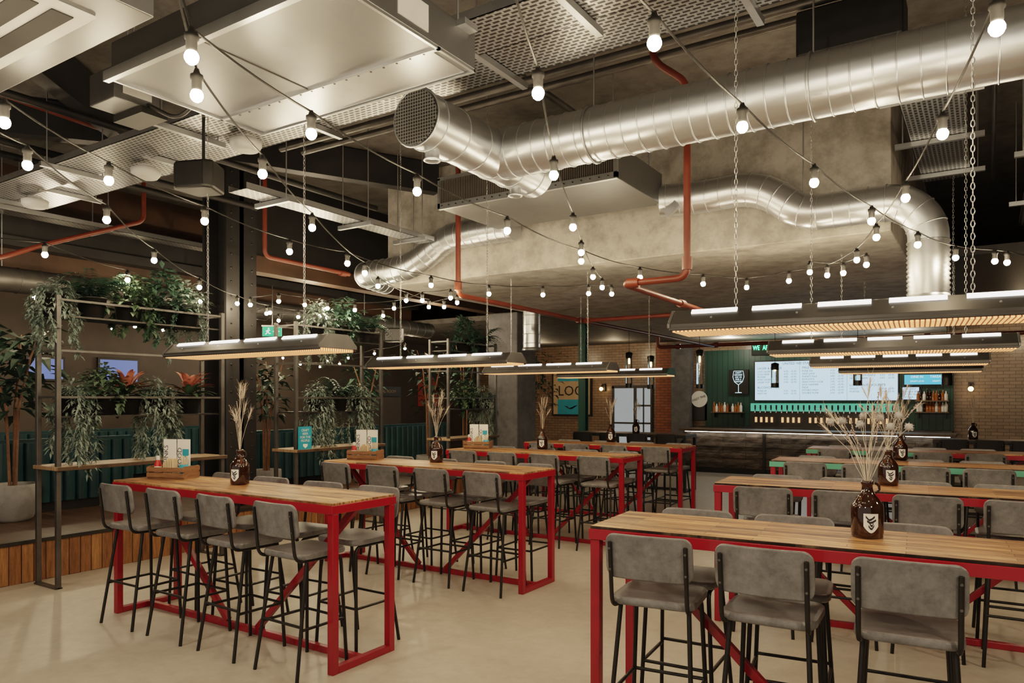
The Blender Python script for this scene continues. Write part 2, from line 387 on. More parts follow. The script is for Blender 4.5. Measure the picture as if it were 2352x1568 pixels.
for i in range(24):
    for sy in (-.15, .15): c.lathe([(.016, 0), (.013, .008), (1e-5, .013)], 8, Matrix.Translation((cx+.24, cy+sy, .6+i*.17)) @ Matrix.Rotation(PI/2, 4, 'Y'))
struct('column_steel', c, M['beam'], 'black riveted steel column between the first two shelf units', 'column')
struct('column_concrete', MB().box(-7.85, -7.2, 11.3, 11.95, 0, ZD+.07), M['concreted'], 'dark grey concrete column beyond the third shelf unit', 'column', .02)
q0, q1, q2 = atY(1506, 900, 19.3).x, atY(1546, 900, 19.3).x, atY(1588, 900, 19.3).x
struct('column_brick', MB().box(q0, q1, 19.3, 19.5, 0, 3.2), M['redbrick'], 'narrow red brick pier right of the glazed doorway', 'brick pier')
struct('column_concrete', MB().box(q1+.02, q2, 19.1, 19.5, 0, 3.22), M['concreted'], 'grey concrete column between the brick pier and the bar cladding', 'column')
for i, (px, Y) in enumerate(((1215, 13), (1340, 14))):
    p = atY(px, 900, Y)
    cb = MB().box(p.x-.08, p.x+.08, Y-.08, Y-.065, 0, 3.3).box(p.x-.08, p.x+.08, Y+.065, Y+.08, 0, 3.3).box(p.x-.008, p.x+.008, Y-.07, Y+.07, 0, 3.3)
    struct('column_green', cb, M['greenp'], ['dark green steel column beside the concrete column', 'dark green steel column in front of the jersey poster wall'][i], 'column')
for i, (a, b, Z) in enumerate((((115,150), (255,265), 4.5), ((20,268), (250,292), 4.5), ((590,345), (935,402), 4.5))):
    p, q = atZ(*a, Z), atZ(*b, Z); dd = (q-p).normalized()
    struct('trim_%d' % (4+i), MB().sq(p-dd*.6, q+dd*.4, .16, .36), M['beam'], ['black roof brace near the top left ceiling box', 'black roof brace above the left cable tray', 'black roof beam behind the hanging speaker'][i], 'roof beam')
# door in the brick wall
dx0, dx1 = -9.07, -7.95
d = MB().box(dx0-.06, dx0, 19.42, 19.5, 0, 2.08).box(dx1, dx1+.06, 19.42, 19.5, 0, 2.08).box(dx0-.06, dx1+.06, 19.42, 19.5, 2.02, 2.1)
d.box((dx0+dx1)/2+.05, (dx0+dx1)/2+.13, 19.43, 19.49, 0, 2.02).box(dx0, dx1, 19.43, 19.49, 1.0, 1.05).box((dx0+dx1)/2+.13, dx1, 19.43, 19.49, .5, .56).box((dx0+dx1)/2+.13, dx1, 19.43, 19.49, 1.5, 1.55)
d.box((dx0+dx1)/2+.33, (dx0+dx1)/2+.36, 19.43, 19.49, 0, 2.02)
door = struct('door_1', d, M['steel'], 'glazed doorway lit from beyond in the brick wall', 'door')
MB().box(dx0-door.location.x, dx1-door.location.x, 19.47-door.location.y, 19.49-door.location.y, 0, 2.02).build('pane', M['doorg'], door, 0, True)

# ------------------------------------------------------------------ tables
def make_table(L, W, H, label, loc, rz, frame, top, nm='high_table', group='red framed high tables', mint=0):
    t = thing(nm, label, 'table', loc, rz, group)
    MB().box(-L/2+.006, L/2-.006, -W/2+.006, W/2-.006, H-.016, H).build('tabletop', top, t, .003, True)
    a = MB()
    for sy in (-1, 1): a.box(-L/2, L/2, min(sy*W/2, sy*(W/2-.03)), max(sy*W/2, sy*(W/2-.03)), H-.068, H-.014)
    for sx in (-1, 1): a.box(min(sx*L/2, sx*(L/2-.03)), max(sx*L/2, sx*(L/2-.03)), -W/2+.03, W/2-.03, H-.068, H-.014)
    a.box(-L/2+.03, L/2-.03, -W/2+.03, W/2-.03, H-.03, H-.016)
    a.build('apron', frame, t, .003, True)
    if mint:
        o = MB().box(-L/2-.003, -L/2+L*mint, -W/2-.004, -W/2+.001, H-.066, H-.012).build('green_light_tint', M['green_tint'], t, 0, True); o['label'] = 'painted green light on the front edge'  # green light on the red frame, put in as a coloured strip
    lx, ly = L/2-.03, W/2-.035
    for sx in (-1, 1):
        for sy in (-1, 1): MB().box(sx*lx-.025, sx*lx+.025, sy*ly-.025, sy*ly+.025, 0, H-.068).build('leg', frame, t, .004, True)
        MB().box(sx*lx-.025, sx*lx+.025, -ly+.025, ly-.025, 0, .045).build('end_rail', frame, t, .004, True)
    MB().box(-lx+.025, lx-.025, -.022, .022, .0, .045).build('floor_rail', frame, t, .004, True)
    for sx in (-1, 1): MB().sq((sx*.17, 0, .045), (sx*(lx-.06), 0, H-.068), .042, .042, None, (0,1,0)).build('brace', frame, t, .003, True)
    return t
TL, TW, TZ = 2.48, .58, 1.06
ROW = [  # key, left-near corner, rotation, phrase
 ('L1', -5.85, 3.18, 0, 'nearest left red table'), ('L2', -5.87, 5.41, 0, 'second left red table'), ('L3', -5.87, 7.49, 0, 'third left red table'), ('L4', -5.9, 9.44, 0, 'farthest left red table'),
 ('R1', -1.70, 3.34, R(4), 'nearest right red table'), ('R2', -1.77, 5.58, R(4.5), 'second right red table'), ('R3', -1.93, 7.98, R(4), 'third right red table'), ('R4', -2.0, 10.2, R(3), 'farthest right red table')]
TLAB = {'L1': 'nearest left high table with plank top, red steel frame and menu crate', 'L2': 'second left plank topped red table, behind the nearest left one',
 'L3': 'third left plank topped red table, counting from the front', 'L4': 'farthest left plank topped red table, near the bar',
 'R1': 'nearest right plank topped red table, cut off by the frame edge', 'R2': 'second right plank topped red table, behind the nearest right one',
 'R3': 'third right plank topped red table with green light painted along its front edge', 'R4': 'farthest right plank topped red table, near the bar'}
def tloc(c, lx, ly):
    _, x, y, rz, _ = c
    return Vector((x+lx*math.cos(rz)-ly*math.sin(rz), y+lx*math.sin(rz)+ly*math.cos(rz), 0))
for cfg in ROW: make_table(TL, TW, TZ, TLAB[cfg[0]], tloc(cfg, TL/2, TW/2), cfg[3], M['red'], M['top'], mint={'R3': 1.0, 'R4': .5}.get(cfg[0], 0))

# ------------------------------------------------------------------ stools
def make_stool(seatm, cat_label):
    t = thing('bar_stool', cat_label, 'bar stool'); h = .708
    SM = Matrix(((1,0,0,0),(0,0,1,0),(0,1,0,.740),(0,0,0,1)))
    MB().pad(.40, .39, .042, .07, 0, SM).build('seat', seatm, t, .008, True)
    BM = Matrix(((1,0,0,0),(0,1,-.13,-.243),(0,0,1,.963),(0,0,0,1)))
    MB().pad(.41, .214, .020, .045, .55, BM).build('backrest', seatm, t, .004, True)
    r = .0115
    for sx in (-1, 1):
        MB().tube(fillet([(sx*.195,.175,0), (sx*.165,.15,h), (sx*.165,-.11,h+.003)], .05), r, 8).build('front_leg', M['black'], t, 0, True)
        MB().tube([(sx*.205,-.225,0), (sx*.165,-.12,h)], r, 8).build('rear_leg', M['black'], t, 0, True)
        p = MB().tube(fillet([(sx*.17,-.10,h+.003), (sx*.178,-.215,h+.01), (sx*.178,-.254,1.03)], .06), .0105, 8).build('back_post', M['black'], t, 0, True)
        for z in (.90, 1.0):
            y = -.215-.039*(z-.71)/.32
            MB().lathe([(.0065, 0), (.0055, .004)], 8, Matrix.Translation((sx*.178, y-.0095, z)) @ Matrix.Rotation(PI/2, 4, 'X')).build('bolt', M['grey_steel'], p, 0, True)
    f = MB(); z = .30; k = z/h
    fl = Vector((-.195+.03*k, .175-.025*k, z)); fr = Vector((.195-.03*k, .175-.025*k, z)); bl = Vector((-.205+.04*k, -.225+.105*k, z)); br = Vector((.205-.04*k, -.225+.105*k, z))
    f.tube([fl, fr], .0095, 8).tube([bl, fl], .0095, 8).tube([br, fr], .0095, 8).tube([bl+Vector((0,0,.02)), br+Vector((0,0,.02))], .0095, 8)
    f.build('footrest', M['black'], t, 0, True)
    return t
stool = make_stool(M['leather'], 'grey bar stool'); used = False
ORD4 = ['leftmost', 'second from left', 'third from left', 'fourth from left']
for cfg in ROW:
    k = cfg[0]; left = k[0] == 'L'
    near = [.39, .99, 1.59, 2.19] if left else ([.36, .90, 1.435] if k == 'R1' else [.38, .91, 1.44, 1.95])
    far = [.39, .99, 1.59, 2.15] if left else [.36, .89, 1.41] + ([] if k == 'R1' else [1.93])
    for side, xs in (('near', near), ('far', far)):
        for i, x in enumerate(xs):
            y = .055 if side == 'near' else TW-.055
            p = tloc(cfg, x+random.uniform(-.015, .015), y+random.uniform(-.015, .015))
            rz = cfg[3]+(0 if side == 'near' else PI)+R(random.uniform(-3, 3))
            place(stool, used, p, rz, 'grey bar stool, %s on %s side of the %s' % (ORD4[i], side, cfg[4]), 'grey leather bar stools at the red tables'); used = True
# dark tables and stools near the bar
dark = [(-6.9, 12.9, 2.3, 'dark timber high table behind the farthest left red table'), (-.75, 13.72, 2.0, 'dark timber high table at the right end of the bar')]
bst = make_stool(M['blackp'], 'black stool'); bu = False
for x, y, L, lab in dark:
    make_table(L, .6, TZ, lab, (x+L/2, y+.3, 0), 0, M['black'], M['darktop'], 'dark_table', 'dark tables near the bar')
    for i in range(4):
        place(bst, bu, (x+.3+i*(L-.6)/3, y+.03, 0), 0, 'black bar stool, %s on near side of the %s dark table' % (ORD4[i], 'left' if x < -3 else 'right'), 'black bar stools at the dark tables'); bu = True

# ------------------------------------------------------------------ heater lamps
def chain_mb(x, z0, z1):
    m = MB(); n = int((z1-z0)/.027); pitch = (z1-z0-.006)/n
    for i in range(n):
        z = z0+pitch*(i+.5); pts = []
        for j in range(8):
            a = 2*PI*j/8; u = .0075*math.cos(a); w = .0170*math.sin(a)
            pts.append((x+(u if i % 2 else 0), (0 if i % 2 else u), z+w))
        m.tube(pts, .0019, 4, True, False, None, (0.3, .7, .2))
    return m
def make_heater(L, label, loc, rz, tops, nstrip, cx_, green=False):
    t = thing('heater_lamp', label, 'heater lamp', loc, rz, 'black hanging heater lamps')
    prof = [(-.165, .012), (-.165, .032), (-.085, .106), (.085, .106), (.165, .032), (.165, .012)]
    RM = Matrix(((0,0,1,0),(1,0,0,0),(0,1,0,0),(0,0,0,1)))
    h = MB().prism(list(prof), -L/2+.004, L/2-.004, RM)
    h.box(-L/2, L/2, -.170, -.152, 0, .016).box(-L/2, L/2, .152, .170, 0, .016)
    h.build('housing', M['steel'], t, .003, True)
    for sx in (-1, 1):
        e = [(y*1.02, z*1.02) for y, z in prof]; x0, x1 = sorted((sx*(L/2-.004), sx*(L/2+.01)))
        MB().prism(e, x0, x1, RM).build('end_cap', M['greenp'] if (green and sx > 0) else M['grey_steel'], t, .002, True)
    gm = MB().box(-L/2+.01, L/2-.01, -.149, .149, -.006, .0135); gm.build('heat_grille', M['heat'], t, 0, True)
    for i in range(4):
        for sy in (-1, 1): MB().lathe([(.006, 0), (.005, .004)], 8, Matrix.Translation((-L/2+.2+i*(L-.4)/3, sy*.135, .060)) @ Matrix.Rotation(-sy*R(43), 4, 'X')).build('bolt', M['galv'], t, 0, True)
    for sy in (-1, 1):
        w = (L-.12)/nstrip
        for i in range(nstrip):
            xa = -L/2+.06+w*i+.035; xb = xa+w-.07
            MB().sq((xa, sy*.1, .0955), (xb, sy*.1, .0955), .026, .010, None, (0, sy*.70, .72)).build('light_strip', M['strip'], t, 0, True)
    for sx, zt in zip((-1, 1), tops): chain_mb(sx*cx_, .106, zt-loc[2]).build('chain', M['chain'], t, 0, True)
for cfg in ROW:
    k = cfg[0]; left = k[0] == 'L'; L = 1.73 if left else 1.58; lx = 1.36 if left else 1.17; cxo = .54 if left else .5
    p = tloc(cfg, lx, TW/2); p.z = 2.025 if left else 2.04
    tops = []
    for sx in (-1, 1):
        q = tloc(cfg, lx+sx*cxo, TW/2); tops.append(ZD if (q.y > 7.45 and -6.83 < q.x < -.735) else (3.45 if q.y > 10.5 else ZC))
    make_heater(L, 'long black heater lamp with lit orange mesh hanging over the %s' % cfg[4], p, cfg[3], tops, 4 if left else 5, cxo, k == 'L4')

# ------------------------------------------------------------------ festoon strings
ZB = 2.85
k_ = .80
bulbprof = [(r*k_, z*k_) for r, z in [(1e-5, -.030), (.012, -.028), (.022, -.020), (.029, -.006), (.0295, .006), (.025, .018), (.015, .030)]]
holder = [(.0155, .018), (.0185, .025), (.0185, .06), (.0235, .062), (.0235, .078), (.014, .082), (.008, .102)]
def string(label, pix, pre=None, post=None, zb=None):
    zb = zb or ZB
    pts = [atZ(px, py, zb) for px, py in pix]
    t = thing('festoon_string', label, 'string lights', (pts[0].x, pts[0].y, zb), 0, 'festoon strings under the ceiling')
    line = []
    if pre is not None: line.append(pre)
    line += [p+Vector((0,0,.098)) for p in pts]
    if post is not None: line.append(post)
    cab = [line[0]]
    for a, b in zip(line[:-1], line[1:]):
        n = 6; sag = .02*(b-a).length
        for j in range(1, n+1):
            u = j/n; q = a*(1-u)+b*u; q.z -= sag*4*u*(1-u); cab.append(q)
    MB().tube(cab, .0045, 6).build('cable', M['cord'], t)
    for p in pts:
        h = MB().lathe(holder, 12, None, p).build('lamp_holder', M['cord'], t)
        MB().lathe(bulbprof, 14, None, p).build('bulb', M['bulb'], h)
hook = atZ(360, 30, 2.95); hook.z = 3.3
string('festoon string from the top left hook past the big duct to the top right corner', [(440,132),(715,308),(958,440),(1165,530),(1335,600),(1470,637),(1615,652),(1715,660),(1812,645),(1900,632),(1968,597),(2013,545),(2080,455),(2165,308),(2290,65)], hook, atZ(2318,-40,2.95))
string('festoon string from the top left hook down to the concrete downstand', [(452,220),(603,400),(717,523),(838,627),(868,657),(933,690),(985,705)], hook)
string('festoon string from the left edge running under the duct toward the red pipes', [(10,282),(250,415),(470,508),(665,578),(798,605),(990,655),(1123,675),(1247,677),(1352,674),(1405,675)], atZ(-160,160,2.95))
string('festoon string below the smoke detector passing the black steel column', [(63,380),(245,505),(354,598),(458,660),(545,697),(620,718),(685,728),(735,725),(880,725),(1020,705),(1050,695)], atZ(-60,270,2.95))
string('festoon string over the planted shelf unit on the left', [(103,585),(293,643),(460,692),(562,733),(640,736),(752,730)], atZ(-40,540,2.95))
string('festoon string crossing the spiral duct toward the right edge', [(1503,100),(1705,292),(1870,420),(2002,508),(2108,562),(2195,592),(2285,600),(2313,603)], atZ(1440,-40,2.95), atZ(2400,590,2.95))
string('festoon string dropping in front of the ceiling cooling unit', [(1236,215),(1272,403),(1316,522),(1335,580),(1362,636),(1383,660)], atZ(1175,-40,2.95))
string('festoon string far left behind the plants, upper one', [(94,677),(130,733),(208,722),(238,718),(380,733),(470,757),(518,738)])
string('festoon string far left behind the plants, lower one', [(80,683),(258,755),(310,750),(375,758),(390,760),(530,740),(612,720)])
string('short festoon string below the concrete downstand corner', [(1860,625),(1937,627),(1990,608)])
string('low festoon string at the back behind the middle shelf unit', [(650,822),(700,812),(752,828),(800,822),(860,812),(930,800),(945,822)], None, None, 2.6)
string('lowest festoon string at the back beyond the middle shelf unit', [(640,800),(690,836),(735,842),(780,836),(830,830),(905,826),(960,836),(1010,828)], None, None, 2.45)
string('festoon string across the middle beyond the black steel column', [(575,700),(640,692),(700,700),(752,708),(815,712),(905,708),(970,690),(1035,684)])

# ------------------------------------------------------------------ ducts
def duct_mb(m, pts, r, seam=.17, step=.06, n=32):
    P = resample([Vector(p) for p in pts], step)
    m.tube(P, r, n, False, True)
    if seam:
        Q = resample([Vector(p) for p in pts], .02); k = max(2, int(seam/.02))
        for i in range(k//2, len(Q)-1, k):
            t = (Q[i+1]-Q[i-1]).normalized() if 0 < i < len(Q)-1 else (Q[1]-Q[0]).normalized()
            a = t.orthogonal().normalized(); b = t.cross(a)
            m.tube([Q[i]+(a*math.cos(2*PI*j/n)+b*math.sin(2*PI*j/n))*(r+.002) for j in range(n)], .0055, 6, True, False)
    return m
t = thing('spiral_duct', 'large galvanised spiral duct crossing the upper right with a meshed open end', 'air duct', (-1, 4.8, 3.42))
duct_mb(MB(), [(-3.25, 4.8, 3.62), (1.8, 4.8, 3.62)], .19, .12).build('main_duct', M['duct'], t)
duct_mb(MB(), [(-3.27, 3.85, 3.62), (-3.27, 5.4, 3.62)], .19, .26).build('branch_duct', M['duct'], t)
g = MB().lathe([(.185, 0), (.185, .01)], 28, Matrix.Translation((-3.27, 3.845, 3.62)) @ Matrix.Rotation(PI/2, 4, 'X')); g.build('mesh_guard', M['mesh'], t)
MB().tube([(-3.27+.197*math.cos(a*PI/14), 3.85, 3.62+.197*math.sin(a*PI/14)) for a in range(28)], .008, 6, True).build('rim', M['duct'], t)
for y in (4.02, 5.1): MB().lathe([(.06, -.24), (.06, -.25), (.05, -.25), (.05, -.17)], 16, None, (-3.27, y, 3.62)).build('spigot', M['duct'], t)
for x in (-2.4, -.9, .3):
    s_ = MB(); s_.tube([(x, 4.8+.2*math.cos(a*PI/12), 3.62+.2*math.sin(a*PI/12)) for a in range(24)], .009, 6, True); s_.build('support_band', M['galv'], t)
    MB().tube([(x, 4.8, 3.82), (x, 4.8, ZC)], .006, 6).build('hanger_rod', M['galv'], t)
t = thing('supply_duct', 'galvanised duct bending along the concrete then dropping on the right', 'air duct', (-1.5, 7.27, 2.6))
Yd = 7.26
P = [Vector((-2.78, 6.8, 3.80))]+[atY(px, py, Yd) for px, py in ((1600,455),(1745,428),(1845,492))]
P[0] = Vector((P[1].x-.35, Yd-.1, P[1].z))
xe = -.43; re_ = .34; ze = atY(1930, 480, Yd).z
P += [Vector((xe-re_-.30, Yd, ze)), Vector((xe-re_-.02, Yd, ze))]
path = fillet(P, .3)
path += [Vector((xe-re_+re_*math.sin(a*PI/24), Yd, ze-re_+re_*math.cos(a*PI/24))) for a in range(0, 13)]
path.append(Vector((xe, Yd, ze-re_-.06)))
duct_mb(MB(), path, .160, .14, .04).build('duct_run', M['duct'], t)
zb_ = 2.55; nh = int((ze-re_-.02-zb_)/.02)
fl = [Vector((xe, Yd, zb_+.02*i)) for i in range(nh+1)]
MB().tube(fl, [.156+(.014 if i % 2 else 0) for i in range(nh+1)], 24).build('flexible_hose', M['galvp'], t)
MB().lathe([(.16, .06), (.17, .03), (.27, -.05), (.28, -.06)], 24, None, (xe, Yd, zb_)).build('hood', M['duct'], t)
MB().tube([(P[3].x, Yd, P[3].z+.15), (P[3].x, Yd, ZC)], .006, 6).build('hanger_rod', M['galv'], t)
t = thing('return_duct', 'galvanised duct with an s bend left of the cooling unit', 'air duct', (-5.5, 7.25, 3.0))
P = [atY(px, py, Yd) for px, py in ((1180,520),(1080,535),(1030,545),(950,612),(880,625),(830,630))]
P.append(P[-1]+Vector((-.1, .6, -.02)))
duct_mb(MB(), fillet(P, .3), .165, .12).build('duct_run', M['duct'], t)
MB().tube([(P[3].x, Yd, P[3].z+.14), (P[3].x, Yd, ZC)], .006, 6).build('hanger_rod', M['galv'], t)
t = thing('drop_duct', 'short vertical duct dropping beside the concrete column', 'air duct', (-6.65, 10.9, 2.55))
duct_mb(MB(), [(-6.65, 10.9, ZD), (-6.65, 10.9, 2.6)], .15, .16).build('duct_run', M['duct'], t)
MB().lathe([(.15, .05), (.165, .03), (.17, 0)], 20, None, (-6.65, 10.9, 2.55)).build('collar', M['duct'], t)
t = thing('spiral_duct', 'dim spiral duct at the far left above the plants', 'air duct', (-9.7, 4, 2.95))
duct_mb(MB(), [(-9.75, -1, 3.12), (-9.75, 11.9, 3.12)], .15, .25).build('main_duct', M['grey_steel'], t)
for y in (1.5, 4.0, 7.0, 10): MB().tube([(-9.75, y, 3.26), (-9.75, y, ZC)], .006, 6).build('hanger_rod', M['galv'], t)

# ceiling units
t = thing('ceiling_unit', 'big galvanised fan coil box overhead at upper left', 'fan coil unit', (-2.88, 2.4, 3.3))
x0, x1, y0, y1, z0, z1 = -3.67, -2.09, 1.99, 2.9, 3.3, 3.48
MB().box(x0, x1, y0, y1, z0, z1).build('body', M['galvp'], t, .004)
b = MB().box(x0-.02, x1+.02, y0-.03, y0, z0-.02, z0+.03).box(x0, x1, y1-.29, y1-.27, z0-.012, z0+.0).box(x0, x0+.015, y0, y1, z0-.012, z0).box(x1-.015, x1, y0, y1, z0-.012, z0).box(x0, x1, y1-.012, y1, z0-.014, z0)
b.build('flange', M['galv'], t)
MB().box(x0+.05, x1-.05, y1-.26, y1-.02, z0-.006, z0+.001).build('access_panel', M['galv'], t)
MB().box(x0+.72, x0+.728, y0, y1-.29, z0-.003, z0).build('panel_joint', M['steel'], t)
for i in range(18): MB().lathe([(.006, -.008), (.006, -.012)], 6, None, (x0+.08+i*.083, y1-.28, z0-.002)).build('screw', M['steel'], t)
MB().box(x1, x1+.004, y0+.35, y0+.55, z0+.03, z0+.15).build('data_plate', M['white'], t)
for xx in (x0+.03, x1-.03):
    for yy in (y0+.1, y1-.1): MB().tube([(xx, yy, z1), (xx, yy, ZC)], .006, 6).build('hanger_rod', M['galv'], t)
MB().box(x1, x1+.05, y1-.15, y1-.05, z1-.03, z1).build('bracket', M['galv'], t)
t = thing('ceiling_unit', 'fan coil box with dark finned grille in front of the concrete', 'fan coil unit', (-3.8, 6.5, 3.66))
x0, x1, y0, y1, z0, z1 = -4.79, -2.78, 6.0, 7.1, 3.68, 3.99
MB().box(x0, x1, y0+.02, y1, z0, z1).build('body', M['galvp'], t, .004)
MB().box(x0+.02, x1-.02, y0+.005, y0+.03, z0+.05, z1-.02).build('fin_grille', M['fins'], t)
MB().box(x0-.01, x1+.01, y0-.01, y0+.03, z0-.01, z0+.05).box(x0-.01, x1+.01, y0-.01, y0+.03, z1-.02, z1+.01).box(x0-.01, x0+.02, y0-.01, y0+.03, z0, z1).box(x1-.02, x1+.01, y0-.01, y0+.03, z0, z1).build('flange', M['galv'], t)
for i in range(22): MB().lathe([(.007, 0), (.007, .012)], 6, Matrix.Translation((x0+.05+i*.09, y0-.01, z0+.02)) @ Matrix.Rotation(PI/2, 4, 'X')).build('screw', M['steel'], t)
MB().sq((x1+.001, y1-.02, z0-.05), (x1+.12, y1-.02, z0+.05), .05, .25).build('duct_collar', M['galv'], t)
for xx in (x0+.1, x1-.1):
    for yy in (y0+.15, y1-.1): MB().tube([(xx, yy, z1), (xx, yy, ZC)], .006, 6).build('hanger_rod', M['galv'], t)
t = thing('slot_diffuser', 'pale overhead plenum with black slot diffuser in the top left corner', 'air diffuser', (-3.6, .9, 3.2))
dz = 3.2
MB().box(-5.2, -2.75, -.2, 1.66, dz, dz+.35).build('plenum', M['galvp'], t, .004)
MB().box(-5.0, -2.93, .98, 1.53, dz-.012, dz).build('frame', M['white'], t, .003)
for i in range(4): MB().box(-4.96, -2.99, 1.02+i*.125, 1.10+i*.125, dz-.016, dz-.011).build('slot', M['cord'], t)
for xx in (-5, -2.9): MB().tube([(xx, 1.5, dz+.35), (xx, 1.5, ZC)], .006, 6).build('hanger_rod', M['galv'], t)
t = thing('junction_box', 'grey electrical control box beside the big ceiling unit', 'electrical box', (-4.25, 2.4, 3.4))
MB().box(-4.38, -4.12, 2.25, 2.52, 3.4, 3.58).build('body', M['galvp'], t, .004)
MB().box(-4.119, -4.115, 2.3, 2.47, 3.44, 3.55).build('label_plate', M['white'], t)
MB().box(-4.40, -4.1, 2.4, 2.56, 3.36, 3.4).build('base', M['blackp'], t)
MB().tube([(-4.25, 2.4, 3.58), (-4.25, 2.4, ZC)], .006, 6).build('hanger_rod', M['galv'], t)
MB().tube(fillet([(-4.12, 2.45, 3.42), (-3.9, 2.5, 3.3), (-3.67, 2.5, 3.4)], .1), .012, 6).build('conduit', M['blackp'], t)

# ------------------------------------------------------------------ cable trays
def tray(label, x0, x1, y0, y1, z, along, strut):
    t = thing('cable_tray', label, 'cable tray', ((x0+x1)/2, (y0+y1)/2, z), 0, 'perforated cable trays')
    m = MB().box(x0, x1, y0, y1, z, z+.004)
    m.build('base', M['tray'] if along == 'x' else M['trayy'], t)
    for s in (0, 1):
        if along == 'x': l = MB().box(x0, x1, y0 if s == 0 else y1-.004, y0+.004 if s == 0 else y1, z, z+.06)
        else: l = MB().box(x0 if s == 0 else x1-.004, x0+.004 if s == 0 else x1, y0, y1, z, z+.06)
        l.build('side_lip', M['galv'], t)
    for s in strut:
        if along == 'x': a, b = (s, y0-.12, z-.025), (s, y1+.12, z-.025)
        else: a, b = (x0-.12, s, z-.025), (x1+.12, s, z-.025)
        MB().sq(a, b, .042, .042).build('strut', M['galv'], t)
        for p in (a, b):
            k = .06 if p is a else -.06
            pp = Vector(p)+(Vector((0, k, 0)) if along == 'x' else Vector((k, 0, 0)))
            MB().tube([pp, (pp.x, pp.y, ZC)], .006, 6).build('hanger_rod', M['galv'], t)
    return t
tray('wide perforated steel cable tray running across behind the upper left box', -9.15, 1.6, 3.38, 3.76, 3.86, 'x', (-8.9, -7.2, -5.4, -3.6, -1.9, -.4))
tray('second perforated steel cable tray alongside the wide one, above the duct end', -9.15, 1.6, 3.82, 4.22, 3.90, 'x', (-8.2, -6.3, -4.5, -2.7, -1.1))
tray('perforated cable tray high at right running toward the bar', -.56, -.14, 5.6, 8.6, 3.92, 'y', (6.1, 7.2, 8.3))
tray('narrow cable tray running back beside the black speaker', -5.92, -5.66, 4.3, 7.0, 3.62, 'y', (4.7, 5.8, 6.7))
tray('perforated cable tray near the ceiling at top right', -2.6, 1.6, 2.75, 3.15, 4.2, 'x', (-2.2, -.9))
tray('cable tray along the black girder at far left', -9.6, -9.35, 2.0, 11.0, 3.85, 'y', (2.9, 5.0, 7.0, 9.0))
tray('small cable tray beyond the black ceiling right of the concrete', .3, .7, 6.5, 10.3, 3.7, 'y', (7.2, 9.0))

# ------------------------------------------------------------------ red pipes
def pipe(label, runs, r=.032, fit=(), mat='pipe', grp='red sprinkler pipes'):
    r *= .76
    p0 = Vector(runs[0][0]); t = thing('sprinkler_pipe' if mat == 'pipe' else 'service_pipe', label, 'pipe', p0, 0, grp)
    for run in runs: MB().tube(fillet(run, .09), r, 12).build('pipe_run', M[mat], t)
    for f, dr in fit: MB().tube([Vector(f)-Vector(dr)*.05, Vector(f)+Vector(dr)*.05], r*1.45, 12).build('coupling', M[mat], t)
X, Y, Z = (1,0,0), (0,1,0), (0,0,1)
pipe('red pipe dropping in front of the concrete then turning back under it', [[(-2.25,5.45,ZC),(-2.2,5.45,4.35),(-1.95,5.5,4.15),(-1.95,5.5,2.64),(-2.46,5.45,2.63),(-2.52,7.6,2.63)]], .036, [((-1.95,5.5,2.75),Z),((-2.38,5.46,2.63),X),((-2.5,6.9,2.63),Y)])
pipe('red pipe dropping left of the cooling unit and branching toward the bar', [[(-5.1,6.74,ZC),(-5.1,6.74,2.9),(-5.2,10.4,2.9),(-5.2,16.4,2.90)], [(-5.2,10.0,2.9),(-2.52,10.0,2.9),(-2.52,7.7,2.63)]], .04, [((-5.1,6.74,3.0),Z),((-5.2,9.9,2.9),Y),((-5.1,10,2.9),X)])
pipe('red pipe running along the ceiling in front of the bar', [[(-6.6,16.6,ZD),(-6.6,16.6,2.94),(.6,16.6,2.94)]], .055, [((-5.2,16.6,2.94),X),((-1.0,16.6,2.94),X),((-6.1,16.6,2.94),X)])
a1 = atX(330,440,-8.9)
pipe('red pipe bending down left of the black column', [[(a1.x, a1.y, ZC), tuple(atX(330,508,-8.9)), tuple(atX(100,562,-9.0)), tuple(atX(0,592,-9.05)), tuple(atX(-150,600,-9.1))]], .035)
p = atX(608, 430, -7.3); pipe('red pipe dropping behind the hanging speaker toward a valve', [[(p.x,p.y,ZC),(p.x,p.y,3.42),(-7.2,p.y+1.3,3.38)]], .035, [((-7.22,p.y+1.2,3.38),Y)])
pipe('red pipe high across the left ceiling corner', [[tuple(atZ(0,215,4.4)), tuple(atZ(230,295,4.4)), tuple(atZ(330,330,4.4))]], .03)
pipe('thin galvanised pipe running back over the far right tables', [[(.05, 5.9, 4.3), (.05, 10.4, 4.3)], [(.95, 5.9, 4.45), (.95, 10.4, 4.45)]], .025, (), 'galv', 'grey service pipes')
pipe('pair of grey pipes above the left cable trays', [[(-10.1, 4.5, 4.3), (-5.0, 4.6, 4.3)], [(-10.1, 4.75, 4.35), (-5.0, 4.8, 4.35)]], .04, (), 'grey_steel', 'grey service pipes')
pipe('bundle of grey pipes crossing high behind the big duct', [[(-6.4, 5.3, 4.4), (1.5, 5.3, 4.4)], [(-6.4, 5.6, 4.45), (1.5, 5.6, 4.45)], [(-3.4, 3.2, 4.5), (-3.4, 7.3, 4.5)]], .045, (), 'grey_steel', 'grey service pipes')
pipe('black service pipes running back over the left platform', [[(-7.7, 1.0, 4.1), (-7.7, 6.0, 4.1)], [(-8.6, 1.0, 4.25), (-8.6, 6.0, 4.25)], [(-7.0, 2.0, 4.3), (-7.0, 7.4, 4.3)]], .05, (), 'beam', 'grey service pipes')

